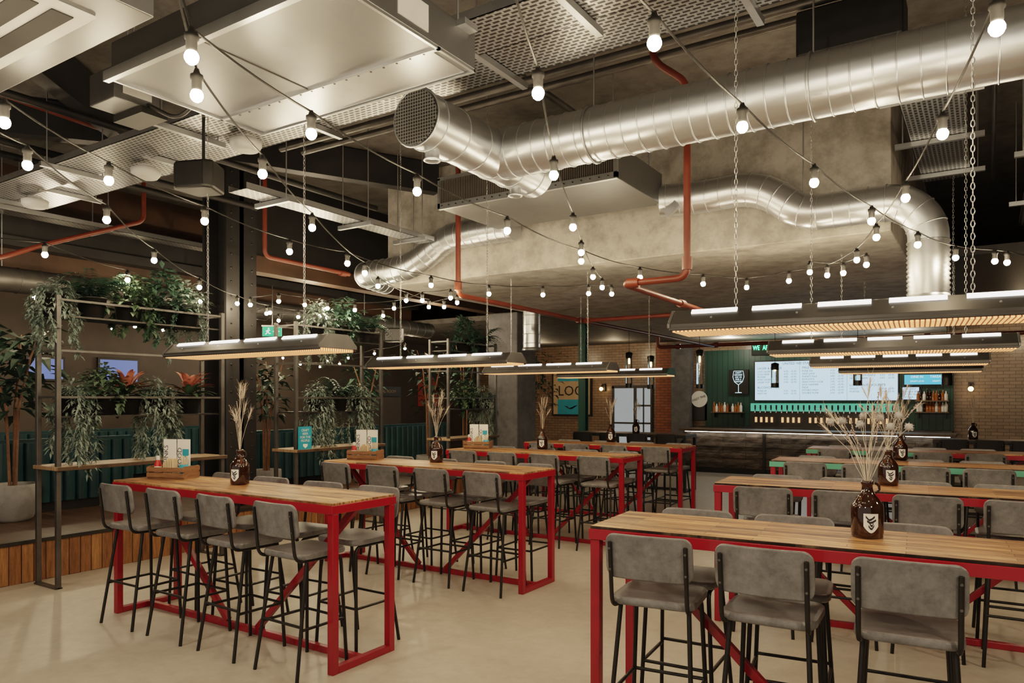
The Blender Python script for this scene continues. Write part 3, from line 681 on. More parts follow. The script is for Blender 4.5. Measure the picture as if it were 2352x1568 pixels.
# ------------------------------------------------------------------ ceiling fittings
def speaker(label, p, w, rz):
    t = thing('speaker', label, 'speaker', p, rz)
    poly = [(-w/2, -.08), (-w/2+.05, -.12), (w/2-.05, -.12), (w/2, -.08), (w/2*.7, .15), (-w/2*.7, .15)]
    MB().prism(poly, 0, w*.62).build('cabinet', M['blackp'], t, .02, True)
    MB().box(-w/2+.06, w/2-.06, -.128, -.12, .02, w*.62-.02).build('front_grille', M['black'], t, .004, True)
    MB().tube([(0, .05, w*.62), (0, .05, w*.62+.5)], .012, 8).build('mount', M['blackp'], t, 0, True)
speaker('black wedge speaker hanging below the left cable tray', atZ(458, 440, 3.28), .34, R(20))
speaker('small black speaker beyond the second shelf unit', atZ(905, 785, 2.75), .4, R(30))
t = thing('projector', 'black box hanging above the big duct at top right', 'projector', (-.76, 5.4, 4.0))
MB().box(-1.1, -.45, 5.25, 5.6, 4.02, 4.34).build('case', M['blackp'], t, .02)
MB().tube([(-.78, 5.42, 4.34), (-.78, 5.42, ZC)], .02, 8).build('mount', M['blackp'], t)
for i, (px, py) in enumerate(((335, 395), (80, 465), (565, 330))):
    p = atZ(px, py, 3.80)
    t = thing('smoke_detector', ['white round detector below the tray left of the speaker', 'white round detector at the far left under the tray', 'white round detector under the tray right of the speaker'][i], 'smoke detector', p)
    MB().lathe([(.05, -.06), (.10, -.055), (.125, -.02), (.13, .02), (.11, .03)], 20).build('body', M['white'], t, 0, True)
    MB().lathe([(.07, .03), (.07, .06)], 16).build('base', M['white'], t, 0, True)
FY = Matrix.Rotation(PI/2, 4, 'X')
p = atZ(625, 772, 2.62)
t = thing('exit_sign', 'green lit exit sign right of the black steel column', 'exit sign', p, TH)
MB().box(-.14, .14, -.012, .012, 0, .14).build('panel', M['exit'], t, .003, True)
MB().box(-.15, .15, -.02, .02, .14, .16).build('housing', M['white'], t, .003, True)
MB().tube([(0, 0, .16), (0, 0, .75)], .008, 6).build('mount', M['blackp'], t, 0, True)
SC = FY @ Matrix.Diagonal((.82, .82, 1, 1))
a = MB()
a.prism([(.02,.075),(.08,.075),(.08,.05),(.14,.085),(.08,.12),(.08,.095),(.02,.095)], .013, .014, SC)
a.prism([(-.12,.03),(-.10,.03),(-.075,.07),(-.05,.04),(-.02,.04),(-.02,.055),(-.045,.055),(-.06,.09),(-.03,.1),(-.03,.11),(-.07,.115),(-.11,.09),(-.10,.08),(-.085,.09),(-.095,.065)], .013, .014, SC)
a.lathe([(.015, .013), (.015, .014)], 10, SC @ Matrix.Translation((-.055, .135, 0)))
a.build('pictogram', M['txtw'], t, 0, True)

# ------------------------------------------------------------------ shelf units with plants
SX0, SX1, SH = -7.36, -7.0, 2.64
def scaffold(Y0, Y1, label):
    t = thing('shelf_unit', label, 'shelf unit', ((SX0+SX1)/2, (Y0+Y1)/2, 0), 0, 'tall steel planter shelf units')
    for x in (SX0, SX1):
        for y in (Y0, Y1): MB().box(x-.02, x+.02, y-.02, y+.02, 0, SH).build('post', M['grey_steel'], t, .003)
    for y in (Y0, Y1): MB().box(SX0-.02, SX1+.02, y-.03, y+.03, 0, .012).build('foot_plate', M['grey_steel'], t)
    for z in (1.72, 2.14, 2.60):
        for x in (SX0, SX1):
            if z == 2.14 and x == SX0: continue
            MB().box(x-.010, x+.010, Y0, Y1, z-.010, z+.010).build('rail', M['grey_steel'], t)
        for y in (Y0, Y1): MB().box(SX0, SX1, y-.010, y+.010, z-.010, z+.010).build('end_rail', M['grey_steel'], t)
    MB().box(SX0-.04, SX1+.06, Y0-.03, Y1+.03, 1.06, 1.095).build('wood_shelf', M['shelf'], t, .004)
    MB().box(SX0+.02, SX1-.02, Y0+.02, Y1-.02, 1.535, 1.55).build('planter_shelf', M['steel'], t)
    MB().box(SX0+.02, SX1-.02, Y0+.02, Y1-.02, 2.45, 2.465).build('top_shelf', M['steel'], t)
scaffold(3.32, 5.0, 'tall steel shelf unit nearest the left, full of plants')
scaffold(6.02, 7.5, 'tall steel shelf unit in the middle, behind the second left table')
scaffold(9.0, 10.3, 'tall steel shelf unit farthest back, before the concrete column')

def rv(a=1): return Vector((random.uniform(-a, a), random.uniform(-a, a), random.uniform(-a, a)))
def fol_trail(m, r, h, n, ln, L=.065, W=.026):
    for i in range(n):
        a = random.uniform(0, 2*PI); out = Vector((math.cos(a), math.sin(a), 0)); p = out*r*.6+Vector((0,0,h))
        length = ln*random.uniform(.35, 1.0); o = random.uniform(.0, .09); steps = int(length/.02)
        for k in range(steps):
            u = k/steps
            q = p+out*(r*.4+o)*min(1, u*3)+Vector((.015*math.sin(k*.5+i), .015*math.cos(k*.4+i), .08*math.sin(min(1, u*3)*PI)-length*max(0, u-.1)))
            for s in range(3): m.leaf(q, out*.5+rv(.9)-Vector((0,0,.4)), L*random.uniform(.7,1.2), W)
def fol_fern(m, r, h, n, ln):
    for i in range(n):
        a = 2*PI*i/n+random.uniform(-.2,.2); out = Vector((math.cos(a), math.sin(a), 0)); up = random.uniform(.6, 1.4); sd = Vector((-out.y, out.x, 0))
        for k in range(16):
            u = k/16; q = Vector((0,0,h))+out*ln*u*.8+Vector((0,0,ln*(up*u-1.05*u*u)))
            w = ln*.26*(1-u*.8)
            for s in (-1, 1): m.leaf(q, sd*s+out*.5, w, w*.34)
def fol_bush(m, r, h, n, L, W, hh=.25):
    for i in range(n):
        a = random.uniform(0, 2*PI); e = random.uniform(-.2, PI/2); rr = r*random.uniform(.4, 1.35)
        q = Vector((rr*math.cos(e)*math.cos(a), rr*math.cos(e)*math.sin(a), h+hh*math.sin(e)*random.uniform(.4, 1)))
        m.leaf(q, Vector((math.cos(a), math.sin(a), random.uniform(-.5,.6)))+rv(.4), L*random.uniform(.7,1.3), W*random.uniform(.7,1.2))
def fol_lance(m, h, n, ln, W, lo=.15, hi=1.3):
    for i in range(n):
        a = random.uniform(0, 2*PI); u = random.uniform(lo, hi); d = Vector((math.cos(a), math.sin(a), u)).normalized(); L = ln*random.uniform(.6,1.1)
        sd = Vector((-math.sin(a), math.cos(a), 0)); out = Vector((math.cos(a), math.sin(a), 0)); vs = []
        for k in range(7):
            t_ = k/6; q = Vector((0,0,h))+d*L*t_+out*(.18*L*t_*t_)+Vector((0,0,-.30*L*t_*t_*t_))+d*0.02
            w = W*(math.sin(PI*min(.98, .12+.88*t_)))/2+.001
            vs += [q+sd*w+Vector((0,0,w*.4)), q, q-sd*w+Vector((0,0,w*.4))]
        m.add(vs, [(k*3+j, k*3+j+1, k*3+4+j, k*3+3+j) for k in range(6) for j in range(2)], True)
def plant(label, kind, loc, pr=.13, ph=.19, grp=None):
    t = thing('potted_plant', label, 'plant', loc, 0, grp)
    MB().lathe([(pr*.72, 0), (pr*.8, .004), (pr, ph), (pr*1.04, ph), (pr*1.04, ph+.015), (pr*.93, ph+.015), (pr*.9, ph-.02)], 20).build('pot', M['blackp'], t, 0, True)
    MB().lathe([(pr*.9, ph-.03), (1e-5, ph-.015)], 16).build('soil', M['soil'], t, 0, True)
    m = MB()
    if kind == 'trail': fol_bush(m, pr*1.0, ph, 90, .07, .032, .18); fol_trail(m, pr, ph, 22, .66); m.build('foliage', M['lf_grey'], t, 0, True)
    elif kind == 'longtrail': fol_bush(m, pr*1.0, ph, 90, .08, .028, .2); fol_trail(m, pr, ph, 20, .90, .075, .022); m.build('foliage', M['lf_grey'], t, 0, True)
    elif kind == 'fern': fol_fern(m, pr, ph, 26, .54); m.build('foliage', M['lf_green'], t, 0, True)
    elif kind == 'ivy':
        fol_bush(m, pr*1.4, ph, 250, .08, .06, .30); fol_trail(m, pr, ph, 9, .35, .07, .055); m.build('foliage', M['lf_ivy'], t, 0, True)
    elif kind == 'greybush':
        fol_bush(m, pr*1.6, ph, 360, .065, .042, .32); fol_trail(m, pr, ph, 18, .66, .055, .028); m.build('foliage', M['lf_grey'], t, 0, True)
    elif kind == 'darkbush':
        fol_bush(m, pr*1.7, ph, 270, .11, .06, .40); fol_trail(m, pr, ph, 7, .5, .06, .04); m.build('foliage', M['lf_green'], t, 0, True)
    elif kind == 'croton':
        fol_lance(m, ph, 18, .27, .06, .1, 1.2); m.build('foliage', M['lf_ivy'], t, 0, True)
        m2 = MB(); fol_lance(m2, ph+.02, 13, .33, .060, 1.4, 3.5); fol_lance(m2, ph+.02, 11, .27, .055, .5, 1.4); m2.build('red_leaves', M['lf_red'], t, 0, True)
    return t
G = 'plants on the steel shelf units'
def onshelf(px, z, kind, label, **k):
    p = atX(px, 900, -7.18); plant(label, kind, (-7.18, p.y, z), grp=G, **k)
for px, kind, lab in ((118,'trail','grey trailing plant at the left end of the nearest unit top'), (200,'fern','large dark fern on top of the nearest shelf unit'), (285,'ivy','leafy ivy on top of the nearest shelf unit'), (365,'darkbush','dark bushy plant on top of the nearest unit, near the column'), (418,'greybush','grey bushy trailing plant at the right end of the nearest unit top')):
    onshelf(px+10, 2.465, kind, lab)
for px, kind, lab in ((160,'longtrail','long grey trailing plant, leftmost on the nearest unit middle shelf'), (228,'ivy','green ivy in black pot, second on the nearest unit middle shelf'), (283,'croton','red leaved plant in the centre of the nearest unit middle shelf'), (350,'longtrail','long grey trailing plant right of the first red leaved plant'), (425,'croton','red leaved plant at the right end of the nearest unit shelf')):
    onshelf(px+8, 1.55, kind, lab)
for px, kind, lab in ((730,'greybush','grey bushy plant on top left of the middle shelf unit'), (790,'darkbush','dark bushy plant on top of the middle shelf unit'), (840,'fern','fern at the right end of the middle shelf unit top')): onshelf(px, 2.465, kind, lab)
for px, kind, lab in ((728,'longtrail','grey trailing plant on the middle shelf unit, left one'), (775,'fern','fern between trailing plants on the middle shelf unit'), (825,'longtrail','grey trailing plant on the middle shelf unit, right one')): onshelf(px, 1.55, kind, lab)
for px, kind, lab in ((1065,'darkbush','dark bushy plant on top left of the farthest shelf unit'), (1105,'fern','fern on top right of the farthest shelf unit')): onshelf(px, 2.465, kind, lab)
for px, kind, lab in ((1068,'ivy','green ivy on the farthest shelf unit'), (1110,'longtrail','grey trailing plant on the farthest shelf unit')): onshelf(px, 1.55, kind, lab)

def tree(label, loc, h, pr, ph, spread, n, L, mat):
    t = thing('potted_tree', label, 'tree', loc)
    MB().lathe([(pr*.6, 0), (pr*.8, .03), (pr, ph*.55), (pr*.98, ph), (pr*.88, ph), (pr*.85, ph-.04)], 28).build('pot', M['pot'], t, 0, True)
    MB().lathe([(pr*.86, ph-.05), (1e-5, ph-.03)], 16).build('soil', M['soil'], t, 0, True)
    tr = MB(); lf = MB()
    for s in range(3):
        a = s*2.1+.4; tipx, tipy = spread*.5*math.cos(a), spread*.5*math.sin(a)
        pts = [Vector((.03*math.cos(a), .03*math.sin(a), ph-.04)), Vector((tipx*.2, tipy*.2, ph+(h-ph)*.45)), Vector((tipx*.6+.03, tipy*.6, ph+(h-ph)*.75)), Vector((tipx, tipy, h-.15))]
        tr.tube(pts, [.018, .015, .012, .006], 8)
        for k in range(n//3):
            u = random.uniform(.35, 1); q = pts[1].lerp(pts[2], (u-.35)/.4) if u < .75 else pts[2].lerp(pts[3], (u-.75)/.25)
            b = random.uniform(0, 2*PI); dr = Vector((math.cos(b), math.sin(b), random.uniform(-.5, .5)))
            lf.leaf(q+dr*random.uniform(.02, spread*.35), dr, L*random.uniform(.7,1.2), L*.46, .3)
    tr.build('trunk', M['trunk'], t, 0, True); lf.build('foliage', mat, t, 0, True)
p = atZ(30, 1195, .38); tree('tall rubber plant in a round concrete pot at the left edge', p, 2.2, .24, .40, .65, 130, .28, M['lf_dark'])
p = atX(612, 900, -8.3); tree('tall dark plant between the column and the middle unit', (-8.3, p.y, .38), 2.0, .2, .36, .5, 110, .2, M['lf_dark'])
p = atY(1245, 900, 14.8); tree('dark slender tree near the green columns', (p.x, 14.8, 0), 2.95, .26, .4, .7, 170, .16, M['lf_dark'])
p = atX(985, 900, -8.1); tree('dark tree left of the farthest shelf unit', (-8.1, p.y, .38), 2.3, .22, .36, .55, 130, .2, M['lf_dark'])
p = atX(905, 900, -8.35); tree('leafy green tree between the middle and farthest shelf units', (-8.35, p.y-.7, .38), 2.0, .2, .36, .42, 110, .18, M['lf_green'])
p = atX(1030, 900, -8.3); tree('leafy green tree behind the farthest shelf unit', (-8.3, p.y+.5, .38), 2.5, .2, .36, .5, 120, .2, M['lf_green'])

# ------------------------------------------------------------------ booths and dark back area
def booth(label, x, y0, y1):
    t = thing('booth_bench', label, 'booth', (x, (y0+y1)/2, .38), 0, 'teal booth benches on the platform')
    MB().box(x-.5, x+.02, y0, y1, .38, .50).build('base', M['black'], t)
    MB().box(x-.5, x, y0, y1, .50, .86).build('seat', M['teal'], t, .04)
    b = MB(); n = int((y1-y0)/.14); w = (y1-y0)/n
    for i in range(n): b.tube([(x+.02, y0+w*(i+.5), .5), (x+.02, y0+w*(i+.5), 1.20)], w*.53, 10)
    b.box(x-.06, x+.03, y0, y1, .5, 1.24); b.build('channelled_back', M['teal'], t)
booth('dark teal channelled booth behind the nearest shelf unit', -9.3, 2.6, 5.3)
booth('dark teal channelled booth behind the middle shelf unit', -9.0, 6.6, 9.2)
booth('dark teal channelled booth at the far end of the platform', -9.2, 9.6, 11.8)
booth('dark teal booth at the back of the platform', -11.6, 4.5, 8.5)
def tv(label, px0, px1, py0, py1, X, mat):
    a = atX(px0, py1, X); b = atX(px1, py1, X); z1 = atX((px0+px1)/2, py0, X).z; z0 = atX((px0+px1)/2, py1, X).z
    t = thing('wall_television', label, 'television', (X, (a.y+b.y)/2, z0))
    MB().box(X-.05, X, a.y, b.y, z0, z1).build('frame', M['blackp'], t, .005)
    MB().box(X, X+.004, a.y+.04, b.y-.04, z0+.04, z1-.04).build('display', mat, t)
tv('bluish wall television behind the red leaved plant', 225, 320, 822, 880, -13.94, M['tv'])
tv('bluish wall television at the far left', 60, 150, 818, 875, -13.94, M['tv'])
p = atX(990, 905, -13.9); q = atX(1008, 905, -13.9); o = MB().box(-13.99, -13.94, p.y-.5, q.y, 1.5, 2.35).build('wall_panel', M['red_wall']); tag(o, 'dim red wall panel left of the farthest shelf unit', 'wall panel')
p = atX(886, 897, -10.2)
t = thing('room_sign', 'dark framed sign with pale lettering beyond the booths', 'sign', (-10.2, p.y, .38))
MB().box(-10.24, -10.2, p.y-.45, p.y+.45, 1.76, 1.96).build('panel', M['black'], t); MB().box(-10.25, -10.22, p.y-.48, p.y+.48, .38, 1.76).build('screen_panel', M['darkwall'], t)
text('SIGNAL ROOM', .09, faceX(-10.195, p.y, 1.86), M['faded'], t)
p = atX(703, 1010, -6.94)
t = thing('poster', 'small light blue poster standing on the middle shelf unit', 'poster', (-6.96, p.y, 1.095))
MB().box(-6.97, -6.955, p.y-.10, p.y+.10, 1.095, 1.37).build('board', M['bluepr'], t)
for i, w in enumerate(('CRAFT', 'BEER', 'FOR THE', 'PEOPLE')): text(w, .040, faceX(-6.953, p.y, 1.325-.042*i), M['card'], t)
MB().prism([(-.035,.0),(0,-.028),(.035,.0),(.035,.025),(-.035,.025)], 0, .002, faceX(-6.954, p.y, 1.135)).build('emblem', M['card'], t)

# ------------------------------------------------------------------ things on the tables
def growler(label, p):
    t = thing('growler_bottle', label, 'bottle', p, TH*.7, 'brown glass growlers on the tables')
    MB().lathe([(.060, 0), (.068, .006), (.070, .03), (.070, .135), (.066, .155), (.048, .182), (.030, .205), (.024, .225), (.023, .243), (.027, .246), (.027, .262), (.021, .264), (.019, .25), (.02, .22)], 24).build('body', M['amber'], t, 0, True)
    MB().tube([(.027+.026*math.sin(a), 0, .228+.024*math.cos(a)) for a in (0.2, .7, 1.2, 1.8, 2.4, 2.9)], .006, 8).build('handle', M['amber'], t, 0, True)
    sh = MB(); vs = []; n = 9                     # white shield wrapped around the glass, facing the room
    a0 = -PI/2-.05
    for i in range(n):
        u = -1+2*i/(n-1); a = a0+u*.45; zt = .118; zb = .030+.030*abs(u)**1.6
        for z in (zb, zt): vs.append((.0715*math.cos(a), .0715*math.sin(a), z))
    sh.add(vs, [(2*i, 2*i+2, 2*i+3, 2*i+1) for i in range(n-1)], True); sh.build('shield_label', M['card'], t, 0, True)
    em = MB()                                        # leaping dog mark
    rows = [[(-.32,.100),(-.12,.084),(.02,.088),(.22,.100)], [(-.24,.080),(-.08,.072),(.06,.074),(.30,.085)], [(-.10,.072),(-.03,.060),(.07,.058),(.14,.072)], [(-.16,.058),(-.05,.046),(.05,.044),(.18,.060)]]
    for rw in rows: em.add([(.0722*math.cos(a0+u), .0722*math.sin(a0+u), z) for u, z in rw]+[(.0722*math.cos(a0+u), .0722*math.sin(a0+u), z+.010) for u, z in rw], [(0,1,5,4),(1,2,6,5),(2,3,7,6)])
    em.build('dog_emblem', M['ink'], t, 0, True)
def dried(label, p, n, spread, h, thistle=False):
    t = thing('dried_flowers', label, 'dried flowers', Vector(p)+Vector((0,0,.2)), 0, 'dried flowers in the growlers')
    for i in range(n):
        a = 2.4*i+random.uniform(-.3, .3); s = spread*random.uniform(.15, 1); H = h*random.uniform(.5, 1)
        th_i = thistle and i % 3 == 0
        if th_i: H = h*random.uniform(.5, .72); s = spread*random.uniform(.3, .8)
        tip = Vector((s*math.cos(a), s*math.sin(a), .06+H))
        m1 = Vector((tip.x*.22, tip.y*.22, .05+H*.32))+Vector((random.uniform(-.012,.012), random.uniform(-.012,.012), 0)); mid = Vector((tip.x*.5, tip.y*.5, .05+H*.66))+Vector((random.uniform(-.015,.015), random.uniform(-.015,.015), 0))
        pts = [Vector((random.uniform(-.01,.01), random.uniform(-.01,.01), -.12)), Vector((tip.x*.05, tip.y*.05, .055)), m1, mid, tip]
        st = MB().tube(pts, .0011, 5).build('stem', M['dry'], t, 0, True)
        d = (tip-mid).normalized(); q = Vector((0,0,1)).rotation_difference(d).to_matrix().to_4x4(); hd = MB()
        if th_i:
            hd.sphere(tip, .017, 10, 8)
            for k in range(40):
                v = rv(1).normalized(); hd.tube([tip+v*.015, tip+v*.024], [.0018, .0006], 3)
            hd.build('thistle_head', M['thistle'], st, 0, True)
        elif i % 3 == 1:
            hd.tube([mid, tip], .0016, 5)
            for k in range(14):
                z = mid.lerp(tip, k/13); hd.sphere(z+rv(.004), .0040, 6, 4)
            hd.build('bud_spike', M['dryd'], st, 0, True)
        else:
            hd.lathe([(.001, -.04), (.0032, -.02), (.004, .01), (.003, .035), (.001, .055)], 7, Matrix.Translation(tip) @ q)
            for k in range(26):
                b0 = tip+d*random.uniform(-.05, .04); hd.tube([b0, b0+d*.04+rv(.026)], [.0007, .0003], 3)
            hd.build('seed_head', M['dry'], st, 0, True)
GR = [((551,1112), 'nearest left table', 13, .12, .46, 0), ((1002,1061), 'second left table', 13, .13, .44, 0), ((1246,1031), 'third left table', 11, .10, .40, 0), ((1403,1014), 'farthest left table', 11, .10, .40, 0),
      ((1992,1233), 'nearest right table', 22, .23, .46, 1), ((2040,1114), 'second right table', 17, .19, .46, 0), ((2068,1056), 'third right table', 13, .14, .45, 0), ((1461,995), 'left dark table', 10, .09, .36, 0), ((2235,1008), 'right dark table', 11, .10, .45, 0)]
for (px, py), w, n, sp, h, th in GR:
    p = atZ(px, py, TZ); growler('brown glass growler with white shield label on the %s' % w, p)
    dried('dried grasses %sstanding in the growler on the %s' % ('and thistles ' if th else '', w), p, n, sp, h, th)

def crate(p, rz, w):
    g = 'condiments in the crates'
    t = thing('condiment_crate', 'slatted wooden condiment crate at the left end of the %s' % w, 'crate', p, rz, 'wooden condiment crates')
    for sy in (-1, 1):
        for k in range(2): MB().box(-.17, .17, sy*.1-.006, sy*.1+.006, .012+k*.045, .047+k*.045).build('slat', M['crate'], t, .002, True)
    for sx in (-1, 1): MB().box(sx*.165-.006, sx*.165+.006, -.094, .094, .0, .10).build('end_board', M['crate'], t, .002, True)
    MB().box(-.16, .16, -.094, .094, 0, .012).build('bottom_board', M['crate'], t, .002, True)
    RZ = Matrix.Translation(p) @ Matrix.Rotation(rz, 4, 'Z')
    def at(x, y, z=.012): return RZ @ Vector((x, y, z))
    for i, (x, word, lab, m) in enumerate(((-.07, 'DRINKS', 'white drinks menu card', 'ink'), (.06, 'FOOD', 'white food menu card with blue shield', 'ink'))):
        c = thing('menu_card', '%s standing in the crate on the %s' % (lab, w), 'menu', at(x, .05), rz, 'menu cards in the crates')
        MB().box(-.06+.0, .06, -.002, .002, 0, .30).build('card', M['card'], c, 0, True)
        cu = Matrix.Translation((-.035, -.0028, .15)) @ Matrix.Rotation(PI/2, 4, 'X') @ Matrix.Rotation(PI/2, 4, 'Z')
        o = text(word, .058, cu, M[m], c); o.data.transform(Matrix.Translation(c.location))
        if i: MB().prism([(-.0,.15),(.03,.17),(.03,.22),(-.03,.22),(-.03,.17)], .0022, .003, Matrix.Translation((.018,0,0)) @ FY).build('shield', M['bluepr'], c, 0, True)
    k = thing('sauce_bottle', 'red ketchup bottle in the crate on the %s' % w, 'sauce bottle', at(-.11, -.045), rz, g)
    MB().lathe([(.026, 0), (.028, .01), (.028, .10), (.015, .135)], 14).build('body', M['ketchup'], k, 0, True)
    MB().lathe([(.016, .135), (.016, .165), (.010, .17)], 12).build('cap', M['white'], k, 0, True); MB().lathe([(.0285, .035), (.0285, .085)], 14).build('label_band', M['card'], k, 0, True)
    k = thing('napkin_holder', 'bundle of kraft cutlery and napkins in the crate on the %s' % w, 'napkins', at(.01, -.05), rz, g)
    for i in range(6): MB().box(-.045+i*.016, -.034+i*.016, -.03, .03, 0, .12+.015*(i % 3)).build('napkin', M['napkin'], k, .002, True)
    k = thing('cutlery_pot', 'teal pot of wooden cutlery in the crate on the %s' % w, 'cutlery pot', at(.115, -.02), rz, g)
    MB().lathe([(.030, 0), (.036, .10), (.033, .10), (.030, .02)], 14).build('pot', M['bluepr'], k, 0, True)
    for i in range(5): MB().tube([(.004*(i-2), 0, .01), (.014*(i-2), .008*(i % 2), .17)], .004, 6).build('utensil', M['napkin'], k, 0, True)
for cfg, w in ((ROW[0], 'nearest left table'), (ROW[1], 'second left table'), (ROW[2], 'third left table')):
    p = tloc(cfg, .26, .36); p.z = TZ; crate(p, R(20), w)

# ------------------------------------------------------------------ bar
BX0, BX1, BY = -6.05, -.57, 16.9
t = thing('bar_counter', 'long bar counter with lit rough timber front', 'bar counter', ((BX0+BX1)/2, 17.3, 0))
fb = MB(); nx, nz = 46, 8; vs = []
for j in range(nz+1):
    for i in range(nx+1):
        vs.append((BX0+(BX1-BX0)*i/nx, BY-random.uniform(0, .022)-.016*(j % 2), .12+.81*j/nz))
fb.add(vs, [(j*(nx+1)+i, j*(nx+1)+i+1, (j+1)*(nx+1)+i+1, (j+1)*(nx+1)+i) for j in range(nz) for i in range(nx)])
fb.box(BX0, BX1, BY+.001, BY+.06, .12, .95); fb.build('front_panel', M['barwood'], t)
MB().box(BX0, BX1, BY+.06, BY+.7, 0, .96).build('carcass', M['black'], t)
MB().box(BX0-.08, BX1+.05, BY-.18, BY+.75, .96, 1.01).build('countertop', M['darktop'], t, .006)
MB().box(BX0+.05, BX1-.05, BY-.12, BY-.09, .948, .958).build('light_strip', M['led'], t)
MB().box(BX0, BX1, BY-.005, BY+.0, 0, .12).build('kick_board', M['black'], t)
for x in (BX0+.02, -4.2, -2.4, BX1-.02): MB().box(x-.03, x+.03, BY-.06, BY, .0, .93).build('post', M['black'], t)
def pxX(px, Y): return atY(px, 900, Y).x
gx0, gx1 = pxX(1620, 19.4), pxX(2190, 19.4)
struct('trim_7', MB().box(gx0, gx1, 19.36, 19.5, 0, 3.0), M['green'], 'dark green ribbed metal cladding behind the bar', 'cladding')
t = thing('back_bar', 'dark counter below the beer taps behind the bar', 'counter', ((gx0+gx1)/2, 19.1, 0))
MB().box(gx0, gx1, 18.9, 19.22, 0, .95).build('carcass', M['black'], t); MB().box(gx0, gx1, 18.86, 19.22, .95, 1.0).build('worktop', M['steel'], t, .005)
# screens
sx0, sx1, sz0, sz1, sy = -5.03, -1.76, 1.68, 2.66, 19.28
t = thing('menu_screen', 'wide bright menu board listing beers above the taps', 'menu screen', ((sx0+sx1)/2, sy, sz0))
MB().box(sx0-.03, sx1+.03, sy, sy+.08, sz0-.03, sz1+.03).build('frame', M['blackp'], t, .005)
w3 = (sx1-sx0)/3
for i in range(3): MB().box(sx0+w3*i+.003, sx0+w3*(i+1)-.003, sy-.006, sy, sz0, sz1).build('display', M['screen'], t)
text('UNITED WE STAND FOR BETTER', .085, faceY(sx0+w3*1.2, sy-.009, sz1-.06), M['txt'], t)
def column_text(x, z, head, items, price=True):
    text(head, .078, faceY(x, sy-.009, z), M['txt'], t, 'lettering', 'LEFT')
    for i, it in enumerate(items):
        text(it, .058, faceY(x, sy-.009, z-.085-.068*i), M['txt'], t, 'lettering', 'LEFT')
        if price:
            text('%.1f%%' % (4.2+.3*i), .056, faceY(x+w3*.60, sy-.009, z-.085-.068*i), M['txt'], t, 'lettering', 'LEFT')
            text('£%.2f' % (5.45+.25*(i % 3)), .056, faceY(x+w3*.76, sy-.009, z-.085-.068*i), M['txt'], t, 'lettering', 'LEFT')
column_text(sx0+.06, sz1-.17, 'LAGER & PILSNER', ['LOST LAGER', 'COLD BEER', 'PILSNER', 'ROSE LAGER', 'LAGER TOP'])
column_text(sx0+.06, sz1-.66, 'ALCOHOL FREE', ['PUNK AF', 'HAZY AF'])
column_text(sx0+w3+.06, sz1-.17, 'PALE ALE & IPA', ['PUNK IPA', 'HAZY JANE', 'PLANET PALE', 'ELVIS JUICE', 'DEAD PONY CLUB', 'JACK HAMMER', 'INDIE', 'DOUBLE HAZY', 'DOUBLE PUNK'])
column_text(sx0+2*w3+.06, sz1-.30, 'PLANT BASED', ['CLOUDY LEMONADE', 'HEFEWEISSBIER'])
column_text(sx0+2*w3+.06, sz1-.62, 'LONDON FAVOURITE', ['STOUT', 'PORTER'])
a = atY(2075, 885, sy); b = atY(2190, 857, sy)
t = thing('menu_screen', 'blue menu screen to the right of the beer board', 'menu screen', ((a.x+b.x)/2, sy, a.z))
MB().box(a.x, b.x, sy, sy+.06, a.z, b.z).build('frame', M['blackp'], t); MB().box(a.x+.02, b.x-.02, sy-.005, sy, a.z+.02, b.z-.02).build('display', M['screenb'], t)
for i, wd in enumerate(('DINE IN', 'TAKEAWAY')): 
    text(wd, .07, faceY(a.x+(b.x-a.x)*(.28+.45*i), sy-.008, b.z-.07), M['txtw'], t); text('DRAFT £3.95', .05, faceY(a.x+(b.x-a.x)*(.28+.45*i), sy-.008, b.z-.17), M['txtw'], t)
a = atY(2072, 918, sy); b = atY(2112, 888, sy)
t = thing('menu_screen', 'small white slogan screen below the blue menu screen', 'menu screen', ((a.x+b.x)/2, sy, a.z))
MB().box(a.x, b.x, sy, sy+.06, a.z, b.z).build('frame', M['blackp'], t); MB().box(a.x+.01, b.x-.01, sy-.005, sy, a.z+.01, b.z-.01).build('display', M['screen'], t)
for i, wd in enumerate(('THE SPIRIT', 'OF OUR BEER', 'IN THE HEART', 'OF OUR', 'SPIRITS')): text(wd, .055, faceY(a.x+.03, sy-.008, b.z-.05-.062*i), M['txt'], t, 'lettering', 'LEFT')
# taps
t = thing('tap_wall', 'long mint lit beer tap wall below the menu board', 'beer taps', ((sx0+sx1)/2, 19.2, 1.0))
MB().box(sx0-.1, sx1+.02, 19.25, 19.36, 1.0, 1.4).build('back_panel', M['steel'], t); MB().box(sx0-.1, sx1+.02, 19.24, 19.36, 1.4, 1.60).build('lit_panel', M['mint'], t)
n = 25
for i in range(n):
    x = sx0+(sx1-sx0)*(i+.3)/n
    o = MB().tube([(x, 19.24, 1.42), (x, 19.12, 1.42), (x, 19.10, 1.36)], .014, 6).build('tap', M['galv'], t); MB().lathe([(.012, 0), (.022, .06), (.018, .13)], 8, None, (x, 19.14, 1.43)).build('handle', M['black'], o)
    if i % 5 != 4: MB().box(x-.022, x+.022, 19.2, 19.25, 1.12, 1.25).build('tap_badge', M['tapo'], t)
